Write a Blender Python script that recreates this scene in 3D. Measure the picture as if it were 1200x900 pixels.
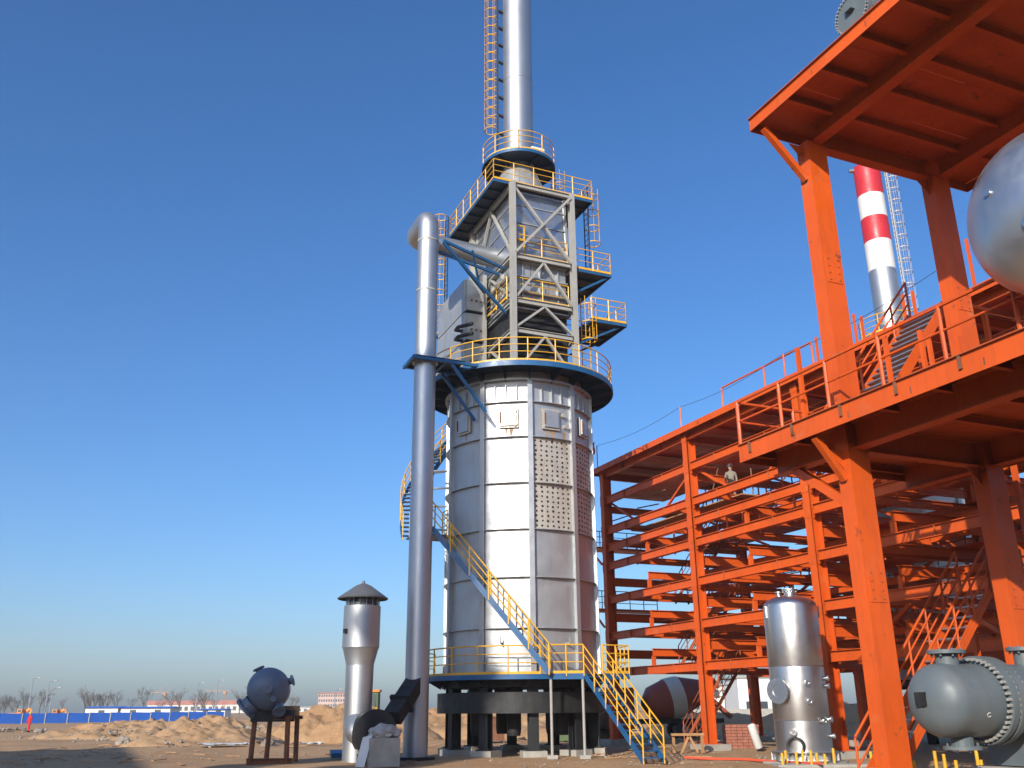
import bpy, bmesh, math, random
from mathutils import Vector, Matrix, noise
random.seed(7)
R = math.radians
scene = bpy.context.scene
for o in list(bpy.data.objects):
    bpy.data.objects.remove(o)

# ------------------------------------------------------------------ camera
PITCH, ROLL, EYE = R(19.4), R(0.45), 1.8
cam = bpy.data.cameras.new('camera'); cam.sensor_width = 36; cam.lens = 36 * 1080 / 1200
cam.clip_start = .1; cam.clip_end = 9000
camo = bpy.data.objects.new('camera', cam); scene.collection.objects.link(camo)
fwd = Vector((0, math.cos(PITCH), math.sin(PITCH)))
up0 = Vector((0, -math.sin(PITCH), math.cos(PITCH))); r0 = Vector((1, 0, 0))
rt = r0 * math.cos(ROLL) - up0 * math.sin(ROLL)
up = up0 * math.cos(ROLL) + r0 * math.sin(ROLL)
camo.matrix_world = Matrix(((rt.x, up.x, -fwd.x, 0), (rt.y, up.y, -fwd.y, 0), (rt.z, up.z, -fwd.z, EYE), (0, 0, 0, 1)))
scene.camera = camo

# ------------------------------------------------------------------ sky, sun, exposure
SUN_AZ, SUN_EL = 24.0, 23.0            # the sun stands behind the camera, a little to its left
world = bpy.data.worlds.new('World'); scene.world = world; world.use_nodes = True
wn = world.node_tree; bg = wn.nodes['Background']
sky = wn.nodes.new('ShaderNodeTexSky'); sky.sky_type = 'NISHITA'; sky.sun_disc = False
sky.sun_elevation = R(SUN_EL); sky.sun_rotation = R(180 + SUN_AZ)
sky.air_density = 1.0; sky.dust_density = 1.7; sky.ozone_density = 6.0
hs = wn.nodes.new('ShaderNodeHueSaturation'); hs.inputs['Saturation'].default_value = 1.13; hs.inputs['Hue'].default_value = .503
wn.links.new(sky.outputs[0], hs.inputs['Color']); wn.links.new(hs.outputs[0], bg.inputs[0]); bg.inputs[1].default_value = .15
sl = bpy.data.lights.new('sun', 'SUN'); sl.energy = 4.4; sl.angle = R(.5); sl.color = (1, .93, .82)
so = bpy.data.objects.new('sun', sl); scene.collection.objects.link(so)
SUND = Vector((math.sin(R(SUN_AZ)) * math.cos(R(SUN_EL)), math.cos(R(SUN_AZ)) * math.cos(R(SUN_EL)), -math.sin(R(SUN_EL))))
so.rotation_euler = SUND.to_track_quat('-Z', 'Y').to_euler()
scene.view_settings.view_transform = 'Standard'; scene.view_settings.look = 'None'
scene.view_settings.exposure = 0.31; scene.view_settings.gamma = 1
scene.render.engine = 'CYCLES'
scene.cycles.max_bounces = 6; scene.cycles.diffuse_bounces = 1; scene.cycles.glossy_bounces = 3

# ------------------------------------------------------------------ materials
MATS = {}
def mat(name, base, rough=.5, metal=0., var=.12, scale=1.5, dirt=None, damt=.35, dscale=(.9, .9, .25), bump=.0, bscale=20, spec=.5, rvar=.12, spots=None):
    m = bpy.data.materials.new(name); m.use_nodes = True
    nt = m.node_tree; b = nt.nodes['Principled BSDF']; L = nt.links.new
    b.inputs['Roughness'].default_value = rough; b.inputs['Metallic'].default_value = metal
    b.inputs['Specular IOR Level'].default_value = spec
    tc = nt.nodes.new('ShaderNodeNewGeometry')
    n = nt.nodes.new('ShaderNodeTexNoise'); n.inputs['Scale'].default_value = scale; n.inputs['Detail'].default_value = 5; n.inputs['Roughness'].default_value = .6
    L(tc.outputs['Position'], n.inputs['Vector'])
    cr = nt.nodes.new('ShaderNodeValToRGB')
    lo = [max(0, c * (1 - var)) for c in base]; hi = [min(1, c * (1 + var)) for c in base]
    cr.color_ramp.elements[0].color = (*lo, 1); cr.color_ramp.elements[1].color = (*hi, 1)
    cr.color_ramp.elements[0].position = .3; cr.color_ramp.elements[1].position = .7
    L(n.outputs['Fac'], cr.inputs['Fac']); col = cr.outputs['Color']
    if dirt:
        mp = nt.nodes.new('ShaderNodeMapping'); mp.inputs['Scale'].default_value = dscale
        L(tc.outputs['Position'], mp.inputs['Vector'])
        n2 = nt.nodes.new('ShaderNodeTexNoise'); n2.inputs['Scale'].default_value = 3.1; n2.inputs['Detail'].default_value = 8; n2.inputs['Roughness'].default_value = .7
        L(mp.outputs['Vector'], n2.inputs['Vector'])
        r2 = nt.nodes.new('ShaderNodeMapRange'); r2.inputs['From Min'].default_value = .5; r2.inputs['From Max'].default_value = .75; r2.inputs['To Max'].default_value = damt
        L(n2.outputs['Fac'], r2.inputs['Value'])
        mx = nt.nodes.new('ShaderNodeMix'); mx.data_type = 'RGBA'
        L(r2.outputs['Result'], mx.inputs['Factor']); L(col, mx.inputs['A']); mx.inputs['B'].default_value = (*dirt, 1)
        col = mx.outputs['Result']
    if spots:
        for sc_, lo_f, hi_f, am, cc in spots:
            n5 = nt.nodes.new('ShaderNodeTexNoise'); n5.inputs['Scale'].default_value = sc_; n5.inputs['Detail'].default_value = 6; n5.inputs['Roughness'].default_value = .62
            L(tc.outputs['Position'], n5.inputs['Vector'])
            r5 = nt.nodes.new('ShaderNodeMapRange'); r5.inputs['From Min'].default_value = lo_f; r5.inputs['From Max'].default_value = hi_f; r5.inputs['To Max'].default_value = am
            L(n5.outputs['Fac'], r5.inputs['Value'])
            m5 = nt.nodes.new('ShaderNodeMix'); m5.data_type = 'RGBA'; L(r5.outputs['Result'], m5.inputs['Factor']); L(col, m5.inputs['A']); m5.inputs['B'].default_value = (*cc, 1)
            col = m5.outputs['Result']
    L(col, b.inputs['Base Color'])
    if rvar:
        n3 = nt.nodes.new('ShaderNodeTexNoise'); n3.inputs['Scale'].default_value = scale * 2.3; n3.inputs['Detail'].default_value = 4
        L(tc.outputs['Position'], n3.inputs['Vector'])
        r3 = nt.nodes.new('ShaderNodeMapRange'); r3.inputs['From Min'].default_value = .3; r3.inputs['From Max'].default_value = .7
        r3.inputs['To Min'].default_value = max(.05, rough - rvar); r3.inputs['To Max'].default_value = min(1, rough + rvar)
        L(n3.outputs['Fac'], r3.inputs['Value']); L(r3.outputs['Result'], b.inputs['Roughness'])
    if bump:
        n4 = nt.nodes.new('ShaderNodeTexNoise'); n4.inputs['Scale'].default_value = bscale; n4.inputs['Detail'].default_value = 6
        L(tc.outputs['Position'], n4.inputs['Vector'])
        bp = nt.nodes.new('ShaderNodeBump'); bp.inputs['Strength'].default_value = 1; bp.inputs['Distance'].default_value = bump
        L(n4.outputs['Fac'], bp.inputs['Height']); L(bp.outputs['Normal'], b.inputs['Normal'])
    MATS[name] = m
    return m
RUST = (.16, .06, .025)
mat('orange', (.62, .092, .010), .46, 0, .10, .7, (.30, .06, .025), .45, (2.2, 2.2, .3), spec=.35, bump=.003, bscale=5, spots=[(2.6, .64, .72, .75, (.13, .045, .025)), (1.1, .60, .75, .35, (.55, .22, .10))])
mat('orange_dusty', (.42, .10, .035), .6, 0, .15, 1.2, (.30, .12, .07), .5, spec=.3)
mat('silver', (.44, .45, .46), .47, .62, .06, .7, (.33, .30, .26), .45, (1.6, 1.6, .22), bump=.03, bscale=.9)
mat('bare_plate', (.50, .46, .40), .55, .35, .12, 1.5, (.35, .20, .10), .6)
mat('rust_stain', (.33, .21, .12), .8, .1, .2, 3., (.45, .42, .38), .6, (3, 3, 3))
mat('galvanised', (.47, .48, .49), .47, .9, .04, .8, (.42, .42, .42), .25, rvar=.03)
mat('stainless', (.60, .60, .60), .36, 1., .04, 1.5, (.40, .39, .38), .3, (6, 6, .4), rvar=.025)
mat('shaded_steel', (.46, .48, .51), .45, .7, .05, .8, (.40, .40, .40), .3, rvar=.04)  # duller, bluer finish puts shade into the lower duct's colour
mat('frame_grey', (.36, .35, .32), .55, .1, .1, 1.2, (.22, .2, .17), .4)
mat('casing', (.42, .43, .43), .45, .55, .1, 1.2, (.28, .26, .23), .4)
mat('black_steel', (.018, .019, .021), .6, .2, .3, 1.5, (.07, .06, .05), .4)
mat('hole_dark', (.02, .018, .016), .8, 0, .2, 3)
mat('blue_paint', (.010, .09, .23), .45, 0, .15, 1.4, (.10, .11, .12), .3)
mat('blue_dark', (.012, .028, .06), .55, 0, .2, 1.4, (.05, .05, .05), .3)
mat('yellow_paint', (.72, .38, .018), .45, 0, .1, 2., (.45, .25, .06), .3)
mat('concrete', (.36, .34, .30), .9, 0, .15, 2., (.24, .2, .15), .5, bump=.01, bscale=14)
mat('vessel_grey', (.115, .140, .152), .42, 0, .10, 1.2, (.22, .20, .17), .4, spec=.5, spots=[(7., .66, .72, .5, (.22, .2, .17))])
mat('vessel_blue', (.11, .145, .205), .45, 0, .12, 2., (.09, .09, .10), .35)
mat('rusty', (.20, .08, .04), .8, .1, .3, 4., (.08, .04, .03), .5)
mat('rebar', (.24, .13, .08), .8, .1, .3, 4.)
mat('red_paint', (.48, .02, .03), .5, 0, .1, 1.)
mat('white_paint', (.66, .66, .64), .5, 0, .05, 1., (.6, .58, .55), .3)
mat('plaster', (.68, .65, .58), .8, 0, .08, .6, (.5, .47, .42), .3)
mat('pink_wall', (.50, .36, .31), .9, 0, .08, .1)
mat('roof_red', (.40, .14, .09), .8, 0, .1, .3)
mat('window_dark', (.05, .06, .07), .25, 0, .1, 1.)
mat('fence_blue', (.02, .14, .60), .5, 0, .08, .4, (.1, .2, .45), .3)
mat('suit_red', (.55, .02, .02), .8, 0, .1, 4.)
mat('skin', (.45, .25, .17), .6, 0, .05, 6.)
mat('hat_yellow', (.75, .45, .03), .4, 0, .02, 6.)
mat('hat_white', (.8, .8, .78), .4, 0, .02, 6.)
mat('cloth_grey', (.24, .21, .18), .9, 0, .1, 5.)
mat('boot', (.03, .025, .02), .8, 0, .1, 5.)
mat('bark', (.13, .105, .085), .9, 0, .2, 2.)
mat('rubber', (.02, .02, .02), .8, 0, .2, 3.)
mat('machine_orange', (.70, .22, .02), .5, 0, .1, 1., (.3, .15, .06), .3)
mat('machine_red', (.34, .075, .045), .5, 0, .12, 1., (.2, .1, .07), .4)
mat('glass', (.06, .09, .10), .12, 0, .05, 1.)
mat('green_tarp', (.10, .15, .07), .8, 0, .2, 1.5, (.15, .15, .1), .3)
mat('brick', (.32, .12, .08), .9, 0, .25, 4.)
mat('wood', (.40, .22, .10), .8, 0, .2, 5.)
mat('stone', (.29, .25, .20), .95, 0, .45, .8, bump=.02, bscale=6)
mat('crane_dull', (.42, .20, .12), .6, 0, .1, 1.)
mat('cap_grey', (.15, .15, .15), .5, .3, .1, 2.)
mat('cable', (.04, .04, .04), .7, 0, .1, 3.)
mat('hose_red', (.65, .09, .04), .6, 0, .1, 3.)
mat('sack', (.40, .37, .34), .8, 0, .12, 3., bump=.03, bscale=5)
mat('insulation', (.46, .48, .51), .36, .85, .06, 1.2)

def ground_mat(nm='dirt', k=1.0):
    m = bpy.data.materials.new(nm); m.use_nodes = True
    nt = m.node_tree; b = nt.nodes['Principled BSDF']; L = nt.links.new
    b.inputs['Roughness'].default_value = .95; b.inputs['Specular IOR Level'].default_value = .1
    g = nt.nodes.new('ShaderNodeNewGeometry')
    def nz(s, d=8, r=.65):
        n = nt.nodes.new('ShaderNodeTexNoise'); n.inputs['Scale'].default_value = s; n.inputs['Detail'].default_value = d; n.inputs['Roughness'].default_value = r
        L(g.outputs['Position'], n.inputs['Vector']); return n
    n1, n2, n3 = nz(.12), nz(1.1), nz(7)
    c1 = nt.nodes.new('ShaderNodeValToRGB')
    c1.color_ramp.elements[0].position = .35; c1.color_ramp.elements[0].color = (.44 * k, .265 * k, .14 * k, 1)
    c1.color_ramp.elements[1].position = .7; c1.color_ramp.elements[1].color = (.54 * k, .36 * k, .21 * k, 1)
    L(n1.outputs['Fac'], c1.inputs['Fac'])
    c2 = nt.nodes.new('ShaderNodeValToRGB')
    c2.color_ramp.elements[0].position = .3; c2.color_ramp.elements[0].color = (.72, .69, .65, 1)
    c2.color_ramp.elements[1].position = .72; c2.color_ramp.elements[1].color = (1, 1, 1, 1)
    L(n2.outputs['Fac'], c2.inputs['Fac'])
    mx = nt.nodes.new('ShaderNodeMix'); mx.data_type = 'RGBA'; mx.blend_type = 'MULTIPLY'; mx.inputs['Factor'].default_value = .8
    L(c1.outputs['Color'], mx.inputs['A']); L(c2.outputs['Color'], mx.inputs['B'])
    mx2 = nt.nodes.new('ShaderNodeMix'); mx2.data_type = 'RGBA'; mx2.blend_type = 'MULTIPLY'; mx2.inputs['Factor'].default_value = .45
    c3 = nt.nodes.new('ShaderNodeValToRGB'); c3.color_ramp.elements[0].position = .35; c3.color_ramp.elements[0].color = (.55, .53, .5, 1); c3.color_ramp.elements[1].position = .6
    L(n3.outputs['Fac'], c3.inputs['Fac'])
    L(mx.outputs['Result'], mx2.inputs['A']); L(c3.outputs['Color'], mx2.inputs['B'])
    L(mx2.outputs['Result'], b.inputs['Base Color'])
    bp = nt.nodes.new('ShaderNodeBump'); bp.inputs['Distance'].default_value = .07; bp.inputs['Strength'].default_value = .7
    L(n2.outputs['Fac'], bp.inputs['Height'])
    bp2 = nt.nodes.new('ShaderNodeBump'); bp2.inputs['Distance'].default_value = .02
    L(n3.outputs['Fac'], bp2.inputs['Height']); L(bp.outputs['Normal'], bp2.inputs['Normal'])
    L(bp2.outputs['Normal'], b.inputs['Normal'])
    MATS[nm] = m
ground_mat()
ground_mat('packed_dirt', 1.1)

# ------------------------------------------------------------------ mesh helpers
V = Vector
A = V((-.399, .917, 0)); A.normalize()          # long axis of the steelwork, away and left
P = V((A.y, -A.x, 0))                           # across it, right and away
Z = V((0, 0, 1))
class MB:
    def __init__(s): s.v = []; s.f = []
    def add(s, vs, fs):
        n = len(s.v); s.v += [V(v) for v in vs]; s.f += [tuple(i + n for i in f) for f in fs]; return s
    def obox(s, c, x, y, z):
        c = V(c); vs = [c + x * i + y * j + z * k for k in (-1, 1) for j in (-1, 1) for i in (-1, 1)]
        return s.add(vs, [(0, 2, 3, 1), (4, 5, 7, 6), (0, 1, 5, 4), (1, 3, 7, 5), (3, 2, 6, 7), (2, 0, 4, 6)])
    def box(s, x0, x1, y0, y1, z0, z1):
        return s.obox(((x0 + x1) / 2, (y0 + y1) / 2, (z0 + z1) / 2), V(((x1 - x0) / 2, 0, 0)), V((0, (y1 - y0) / 2, 0)), V((0, 0, (z1 - z0) / 2)))
    def lbox(s, o, a0, a1, p0, p1, z0, z1):     # box in the A/P frame about o
        o = V((o[0], o[1], 0)); c = o + A * (a0 + a1) / 2 + P * (p0 + p1) / 2 + Z * (z0 + z1) / 2
        return s.obox(c, P * (p1 - p0) / 2, A * (a1 - a0) / 2, Z * (z1 - z0) / 2)
    def bar(s, p0, p1, w, h, upv=None):          # rectangular bar from p0 to p1
        p0, p1 = V(p0), V(p1); d = p1 - p0; l = d.length; d = d / l
        u = V(upv) if upv is not None else (Z if abs(d.z) < .9 else A)
        sd = d.cross(u).normalized(); u = sd.cross(d)
        return s.obox((p0 + p1) / 2, sd * w / 2, d * l / 2, u * h / 2)
    def prism(s, prof, p0, p1, sd, u):           # profile [(x,y)] swept straight
        n = len(prof); p0, p1 = V(p0), V(p1)
        vs = [p + sd * x + u * y for p in (p0, p1) for x, y in prof]
        fs = [(i, (i + 1) % n, n + (i + 1) % n, n + i) for i in range(n)] + [tuple(range(n))[::-1], tuple(range(n, 2 * n))]
        return s.add(vs, fs)
    def ibeam(s, p0, p1, h, b, tf=.025, tw=.016, upv=None):
        p0, p1 = V(p0), V(p1); d = (p1 - p0).normalized()
        u = V(upv) if upv is not None else (Z if abs(d.z) < .9 else A)
        sd = d.cross(u).normalized(); u = sd.cross(d)
        B, H, w = b / 2, h / 2, tw / 2
        pr = [(-B, -H), (B, -H), (B, -H + tf), (w, -H + tf), (w, H - tf), (B, H - tf), (B, H), (-B, H), (-B, H - tf), (-w, H - tf), (-w, -H + tf), (-B, -H + tf)]
        n = 12; vs = [p + sd * x + u * y for p in (p0, p1) for x, y in pr]
        fs = [(i, (i + 1) % n, n + (i + 1) % n, n + i) for i in range(n)]
        for o, fl in ((0, 1), (n, 0)):
            for q in ((0, 1, 2, 11), (2, 3, 10, 11), (3, 4, 9, 10), (4, 5, 8, 9), (5, 6, 7, 8)):
                q = tuple(i + o for i in q); fs.append(q[::-1] if fl else q)
        return s.add(vs, fs)
    def tube(s, p0, p1, r, n=8, r1=None, cap=True):
        p0, p1 = V(p0), V(p1); d = (p1 - p0).normalized(); r1 = r if r1 is None else r1
        x = d.orthogonal().normalized(); y = d.cross(x)
        vs = [p + (x * math.cos(t) + y * math.sin(t)) * q for p, q in ((p0, r), (p1, r1)) for t in [2 * math.pi * i / n for i in range(n)]]
        fs = [(i, (i + 1) % n, n + (i + 1) % n, n + i) for i in range(n)]
        if cap: fs += [tuple(range(n))[::-1], tuple(range(n, 2 * n))]
        return s.add(vs, fs)
    def path(s, pts, r, n=6, closed=False):
        pts = [V(p) for p in pts]; m = len(pts)
        ring = []; x = None
        for i, p in enumerate(pts):
            a = pts[(i - 1) % m] if (i or closed) else p; b = pts[(i + 1) % m] if (i < m - 1 or closed) else p
            d = (b - a).normalized()
            x = d.orthogonal().normalized() if x is None else (x - d * x.dot(d)).normalized()
            y = d.cross(x)
            rr = r[i] if isinstance(r, (list, tuple)) else r
            ring.append([p + (x * math.cos(t) + y * math.sin(t)) * rr for t in [2 * math.pi * k / n for k in range(n)]])
        vs = [v for q in ring for v in q]; fs = []
        for i in range(m if closed else m - 1):
            j = (i + 1) % m
            fs += [(i * n + k, i * n + (k + 1) % n, j * n + (k + 1) % n, j * n + k) for k in range(n)]
        if not closed: fs += [tuple(range(n))[::-1], tuple(range((m - 1) * n, m * n))]
        return s.add(vs, fs)
    def lathe(s, prof, c, n=32, ax=None, t0=0, t1=2 * math.pi):   # prof [(r, h)] about axis ax at c
        c = V(c); ax = V(ax).normalized() if ax is not None else Z.copy()
        x = ax.orthogonal().normalized() if abs(ax.z) < .99 else V((1, 0, 0)); y = ax.cross(x)
        full = abs(t1 - t0 - 2 * math.pi) < 1e-6; m = n if full else n + 1
        vs = []; fs = []
        for r, h in prof:
            for i in range(m):
                t = t0 + (t1 - t0) * i / n
                vs.append(c + ax * h + (x * math.cos(t) + y * math.sin(t)) * r)
        for j in range(len(prof) - 1):
            for i in range(n):
                k = (i + 1) % m
                fs.append((j * m + i, j * m + k, (j + 1) * m + k, (j + 1) * m + i))
        return s.add(vs, fs)

COL = scene.collection
ORG = {}
def tag(o, label, cat, group=None, kind=None):
    if label: o['label'] = label
    if cat: o['category'] = cat
    if group: o['group'] = group
    if kind: o['kind'] = kind
    return o
def thing(name, label, cat, loc=(0, 0, 0), group=None, kind=None):
    o = bpy.data.objects.new(name, None); COL.objects.link(o); o.location = loc; o.empty_display_size = .3
    ORG[o.name] = V(loc); return tag(o, label, cat, group, kind)
def part(name, mb, m, parent=None, smooth=False, loc=None, label=None):
    org = ORG[parent.name] if parent else V(loc or (0, 0, 0))
    me = bpy.data.meshes.new(name)
    me.from_pydata([tuple(v - org) for v in mb.v], [], mb.f); me.validate()
    me.materials.append(MATS[m] if isinstance(m, str) else m)
    bm = bmesh.new(); bm.from_mesh(me)
    if smooth: bmesh.ops.remove_doubles(bm, verts=bm.verts, dist=1e-5)
    bmesh.ops.recalc_face_normals(bm, faces=bm.faces); bm.to_mesh(me); bm.free()
    if smooth:
        me.polygons.foreach_set('use_smooth', [True] * len(me.polygons)); me.set_sharp_from_angle(angle=R(35))
    o = bpy.data.objects.new(name, me); COL.objects.link(o)
    if parent: o.parent = parent
    else: o.location = org
    ORG[o.name] = org
    if label: o['label'] = label
    return o
def stuff(o): o['kind'] = 'stuff'; return o

def resample(pts, step):
    out = [0.]; 
    for a, b in zip(pts, pts[1:]): out.append(out[-1] + (V(b) - V(a)).length)
    n = max(1, round(out[-1] / step)); res = []
    for i in range(n + 1):
        d = out[-1] * i / n
        k = max(j for j in range(len(out)) if out[j] <= d + 1e-9); k = min(k, len(pts) - 2)
        t = (d - out[k]) / max(1e-9, out[k + 1] - out[k]); res.append(V(pts[k]).lerp(V(pts[k + 1]), t))
    return res
def railing(parent, pts, h=1.1, step=1.15, m='yellow_paint', r=.024, rails=(1.1, .78, .45), toe=.12, pr=.03, corner=False, tm=None):
    pts = [V(p) for p in pts]
    mb = MB()
    if toe:
        for a, b in zip(pts, pts[1:]):
            mb.bar(a + Z * toe / 2, b + Z * toe / 2, .014, toe)
    else:
        mb.path(pts, r * .8, 5)
    g = part('railing', mb, tm or m, parent)
    for hh in rails:
        part('rail', MB().path([p + Z * hh for p in pts], r * (1.15 if hh == rails[0] else .85), 6), m, g, True)
    pp = []
    if corner:
        for a, b in zip(pts, pts[1:]): pp += resample([a, b], step)[:-1]
        pp.append(pts[-1])
    else: pp = resample(pts, step)
    for p in pp: part('post', MB().tube(p - Z * .08, p + Z * (h - .01), pr, 6), m, g)
    return g
def ladder(parent, p0, p1, out, w=.45, cage=True, c0=2.2, m='blue_dark', cm='yellow_paint', cr=.36, hoop=.9):
    p0, p1, out = V(p0), V(p1), V(out).normalized()
    d = (p1 - p0).normalized(); L = (p1 - p0).length; sd = d.cross(out).normalized()
    mb = MB()
    n = int(L / .3)
    for i in range(n): c = p0 + d * (i + .5) * .3; mb.tube(c - sd * w / 2, c + sd * w / 2, .014, 4)
    l = part('ladder', MB().bar(p0 - sd * w / 2, p1 - sd * w / 2, .02, .06, out), m, parent)
    part('stringer', MB().bar(p0 + sd * w / 2, p1 + sd * w / 2, .02, .06, out), m, l)
    stuff(part('rungs', mb, m, l))
    if cage:
        hm = MB(); k = 0; z = c0; ctr = out * cr
        arc = [R(-150 + 300 * i / 12) for i in range(13)]
        while z < L + .01:
            c = p0 + d * z + ctr
            hm.path([c + (out * math.cos(t) + sd * math.sin(t)) * cr for t in arc], .028, 4); z += hoop
        stuff(part('cage_hoops', hm, cm, l))
        for t in (-110, -55, 0, 55, 110):
            q = ctr + (out * math.cos(R(t)) + sd * math.sin(R(t))) * cr
            part('cage_bar', MB().bar(p0 + d * c0 + q, p1 + q, .03, .012, out), cm, l)
    return l
def stair(root, p0, p1, side, w=.8, sm='blue_paint', rm='yellow_paint', n=None, tm=None, rails=(True, True), sw=.22, rr=.024, step=1.1):
    """p0 bottom, p1 top (centre line of the left stringer); side = horizontal unit vector to the other stringer"""
    p0, p1, side = V(p0), V(p1), V(side).normalized()
    for k in (0, 1):
        part('stringer', MB().bar(p0 + side * w * k, p1 + side * w * k, .03, sw), sm, root)
    n = n or max(3, round((p1.z - p0.z) / .24)); d = (p1 - p0); hd = V((d.x, d.y, 0)).normalized()
    for i in range(n):
        c = p0 + d * ((i + .5) / n) + side * w / 2
        part('tread', MB().obox(c, side * (w / 2 - .016), hd * .13, Z * .018), tm or sm, root)
    for k in (0, 1):
        if rails[k]: railing(root, [p0 + side * w * k, p1 + side * w * k], m=rm, toe=0, r=rr, step=step, tm=sm)

# ================================================================== GROUND AND TERRAIN
def grid_axis(fine0, fine1, step, far):
    xs = [fine0 + i * step for i in range(int((fine1 - fine0) / step) + 1)]
    s = step; lo = fine0; hi = xs[-1]; a, b = [], []
    while lo > -far: s *= 1.5; lo -= s; a.append(lo)
    s = step
    while hi < far: s *= 1.5; hi += s; b.append(hi)
    return a[::-1] + xs + b
def ground_h(x, y):
    if y < 8 or y > 260 or abs(x) > 120: return 0
    f = min(1, (y - 8) / 10, (260 - y) / 60, (120 - abs(x)) / 30)
    h = .10 * noise.fractal(V((x * .35, y * .35, 1.3)), 1, 2, 4)
    return f * min(.12, h) - .02
xs = grid_axis(-62, 46, .7, 4000); ys = grid_axis(16, 120, .7, 4500)
mb = MB(); nx = len(xs)
mb.v = [V((x, y, ground_h(x, y))) for y in ys for x in xs]
mb.f = [(j * nx + i, j * nx + i + 1, (j + 1) * nx + i + 1, (j + 1) * nx + i) for j in range(len(ys) - 1) for i in range(nx - 1)]
g = part('ground', mb, 'packed_dirt', smooth=True); g['kind'] = 'structure'

def mound(name, x, y, rx, ry, h, seed, rot=0, rough=.35, n=44, m='dirt'):
    mb = MB(); c, s = math.cos(rot), math.sin(rot)
    for j in range(n + 1):
        for i in range(n + 1):
            u, v = -1 + 2 * i / n, -1 + 2 * j / n
            X, Y = x + (u * rx * c - v * ry * s), y + (u * rx * s + v * ry * c)
            q = max(0, 1 - (u * u + v * v)); e = q ** .75
            f = noise.fractal(V((X * .35 + seed, Y * .35, seed)), 1, 2, 6) * rough + noise.fractal(V((X * 1.4 + seed, Y * 1.4, seed)), 1, 2, 5) * rough * .45
            mb.v.append(V((X, Y, h * e * (1 + f) - .15 * (1 - min(1, q * 6)) - .06)))
    mb.f = [(j * (n + 1) + i, j * (n + 1) + i + 1, (j + 1) * (n + 1) + i + 1, (j + 1) * (n + 1) + i) for j in range(n) for i in range(n)]
    o = part(name, mb, m, smooth=True); o['kind'] = 'structure'; return o
mound('dirt_mound', -10.2, 62, 6.0, 5, 1.75, 3.1, .1, .55, 80)
mound('dirt_mound', -3.5, 68, 7, 6, 1.75, 8.7, 0, .5, 80)
mound('dirt_mound', -25, 74, 11.5, 6.5, .95, 5.2, .06, .8, 110)
mound('dirt_mound', -18.2, 58, 5.0, 5, .75, 11.4, 0, .8, 80)
mound('dirt_mound', -56, 99, 8, 4, .4, 14.0, .1, .6, 50)
mound('dirt_mound', 10.5, 84, 16, 7, 1.5, 21.0, -.15, .35, 60)
mound('dirt_mound', 31, 78, 14, 8, 2.2, 26.0, -.3)
mound('dirt_mound', 3.2, 61, 4, 3, .9, 33.0)

def rock(mb, c, r, seed, sq=.7, sub=1):
    bm = bmesh.new(); bmesh.ops.create_icosphere(bm, subdivisions=sub, radius=1)
    rnd = random.Random(seed); k = [rnd.uniform(.7, 1.3) for _ in range(3)]; a = rnd.uniform(0, 6.28)
    vs = []
    for v in bm.verts:
        p = v.co * (1 + .35 * noise.noise(v.co * 1.7 + V((seed * 3.3, 0, 0))) + (.18 * noise.noise(v.co * 4 + V((0, seed * 1.3, 0))) if sub > 1 else 0))
        p = V((p.x * k[0], p.y * k[1], p.z * k[2] * sq)); p = V((p.x * math.cos(a) - p.y * math.sin(a), p.x * math.sin(a) + p.y * math.cos(a), p.z)) * r
        vs.append(V(c) + p)
    mb.add(vs, [tuple(v.index for v in f.verts) for f in bm.faces]); bm.free()
rnd = random.Random(4)
for nm, cx, cy, sx, sy, h, n, lo, hi in (('rubble', -25, 73.5, 11, 6, .75, 2600, .03, .15), ('rubble', -18.2, 57.5, 5, 4.5, .5, 1100, .02, .12), ('rubble', -17, 42, 9, 8, .0, 350, .015, .05),
                                     ('rubble', 5, 37, 8, 6, .0, 420, .015, .06), ('rubble', -54, 97.5, 9, 4, .3, 420, .05, .22), ('gravel', 9, 56, 14, 10, .0, 500, .03, .1)):
    mb = MB()
    for i in range(n):
        u, v = rnd.gauss(0, .45), rnd.gauss(0, .45); q = max(0, 1 - u * u - v * v)
        r = lo + (hi - lo) * rnd.random() ** 3
        rock(mb, (cx + u * sx, cy + v * sy, h * q ** .75 + r * .15), r, i)
    o = stuff(part(nm, mb, 'stone')); tag(o, {'rubble': 'loose broken stones and clods strewn over the dirt', 'gravel': 'fine stones strewn on the dirt under the steel rack'}[nm], 'rubble')

# ================================================================== FURNACE (vertical cylindrical heater)
T = V((.3, 42, 0))
def pol(phi, r, z, o=T): return V((o.x + r * math.sin(R(phi)), o.y - r * math.cos(R(phi)), z))
def arcpts(p0, p1, r, z, n=None, o=T):
    n = n or max(2, int(abs(p1 - p0) / 6)); return [pol(p0 + (p1 - p0) * i / n, r, z, o) for i in range(n + 1)]
def arcband(mb, p0, p1, ri, ro, z0, z1, n=None, o=T):
    n = n or max(2, int(abs(p1 - p0) / 6)); vs = []; fs = []
    for i in range(n + 1):
        f = p0 + (p1 - p0) * i / n
        vs += [pol(f, ri, z0, o), pol(f, ro, z0, o), pol(f, ro, z1, o), pol(f, ri, z1, o)]
    for i in range(n):
        for k in range(4): fs.append((i * 4 + k, i * 4 + (k + 1) % 4, i * 4 + 4 + (k + 1) % 4, i * 4 + 4 + k))
    if abs(abs(p1 - p0) - 360) > 1e-3: fs += [(0, 1, 2, 3), (n * 4 + 3, n * 4 + 2, n * 4 + 1, n * 4)]
    return mb.add(vs, fs)

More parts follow.
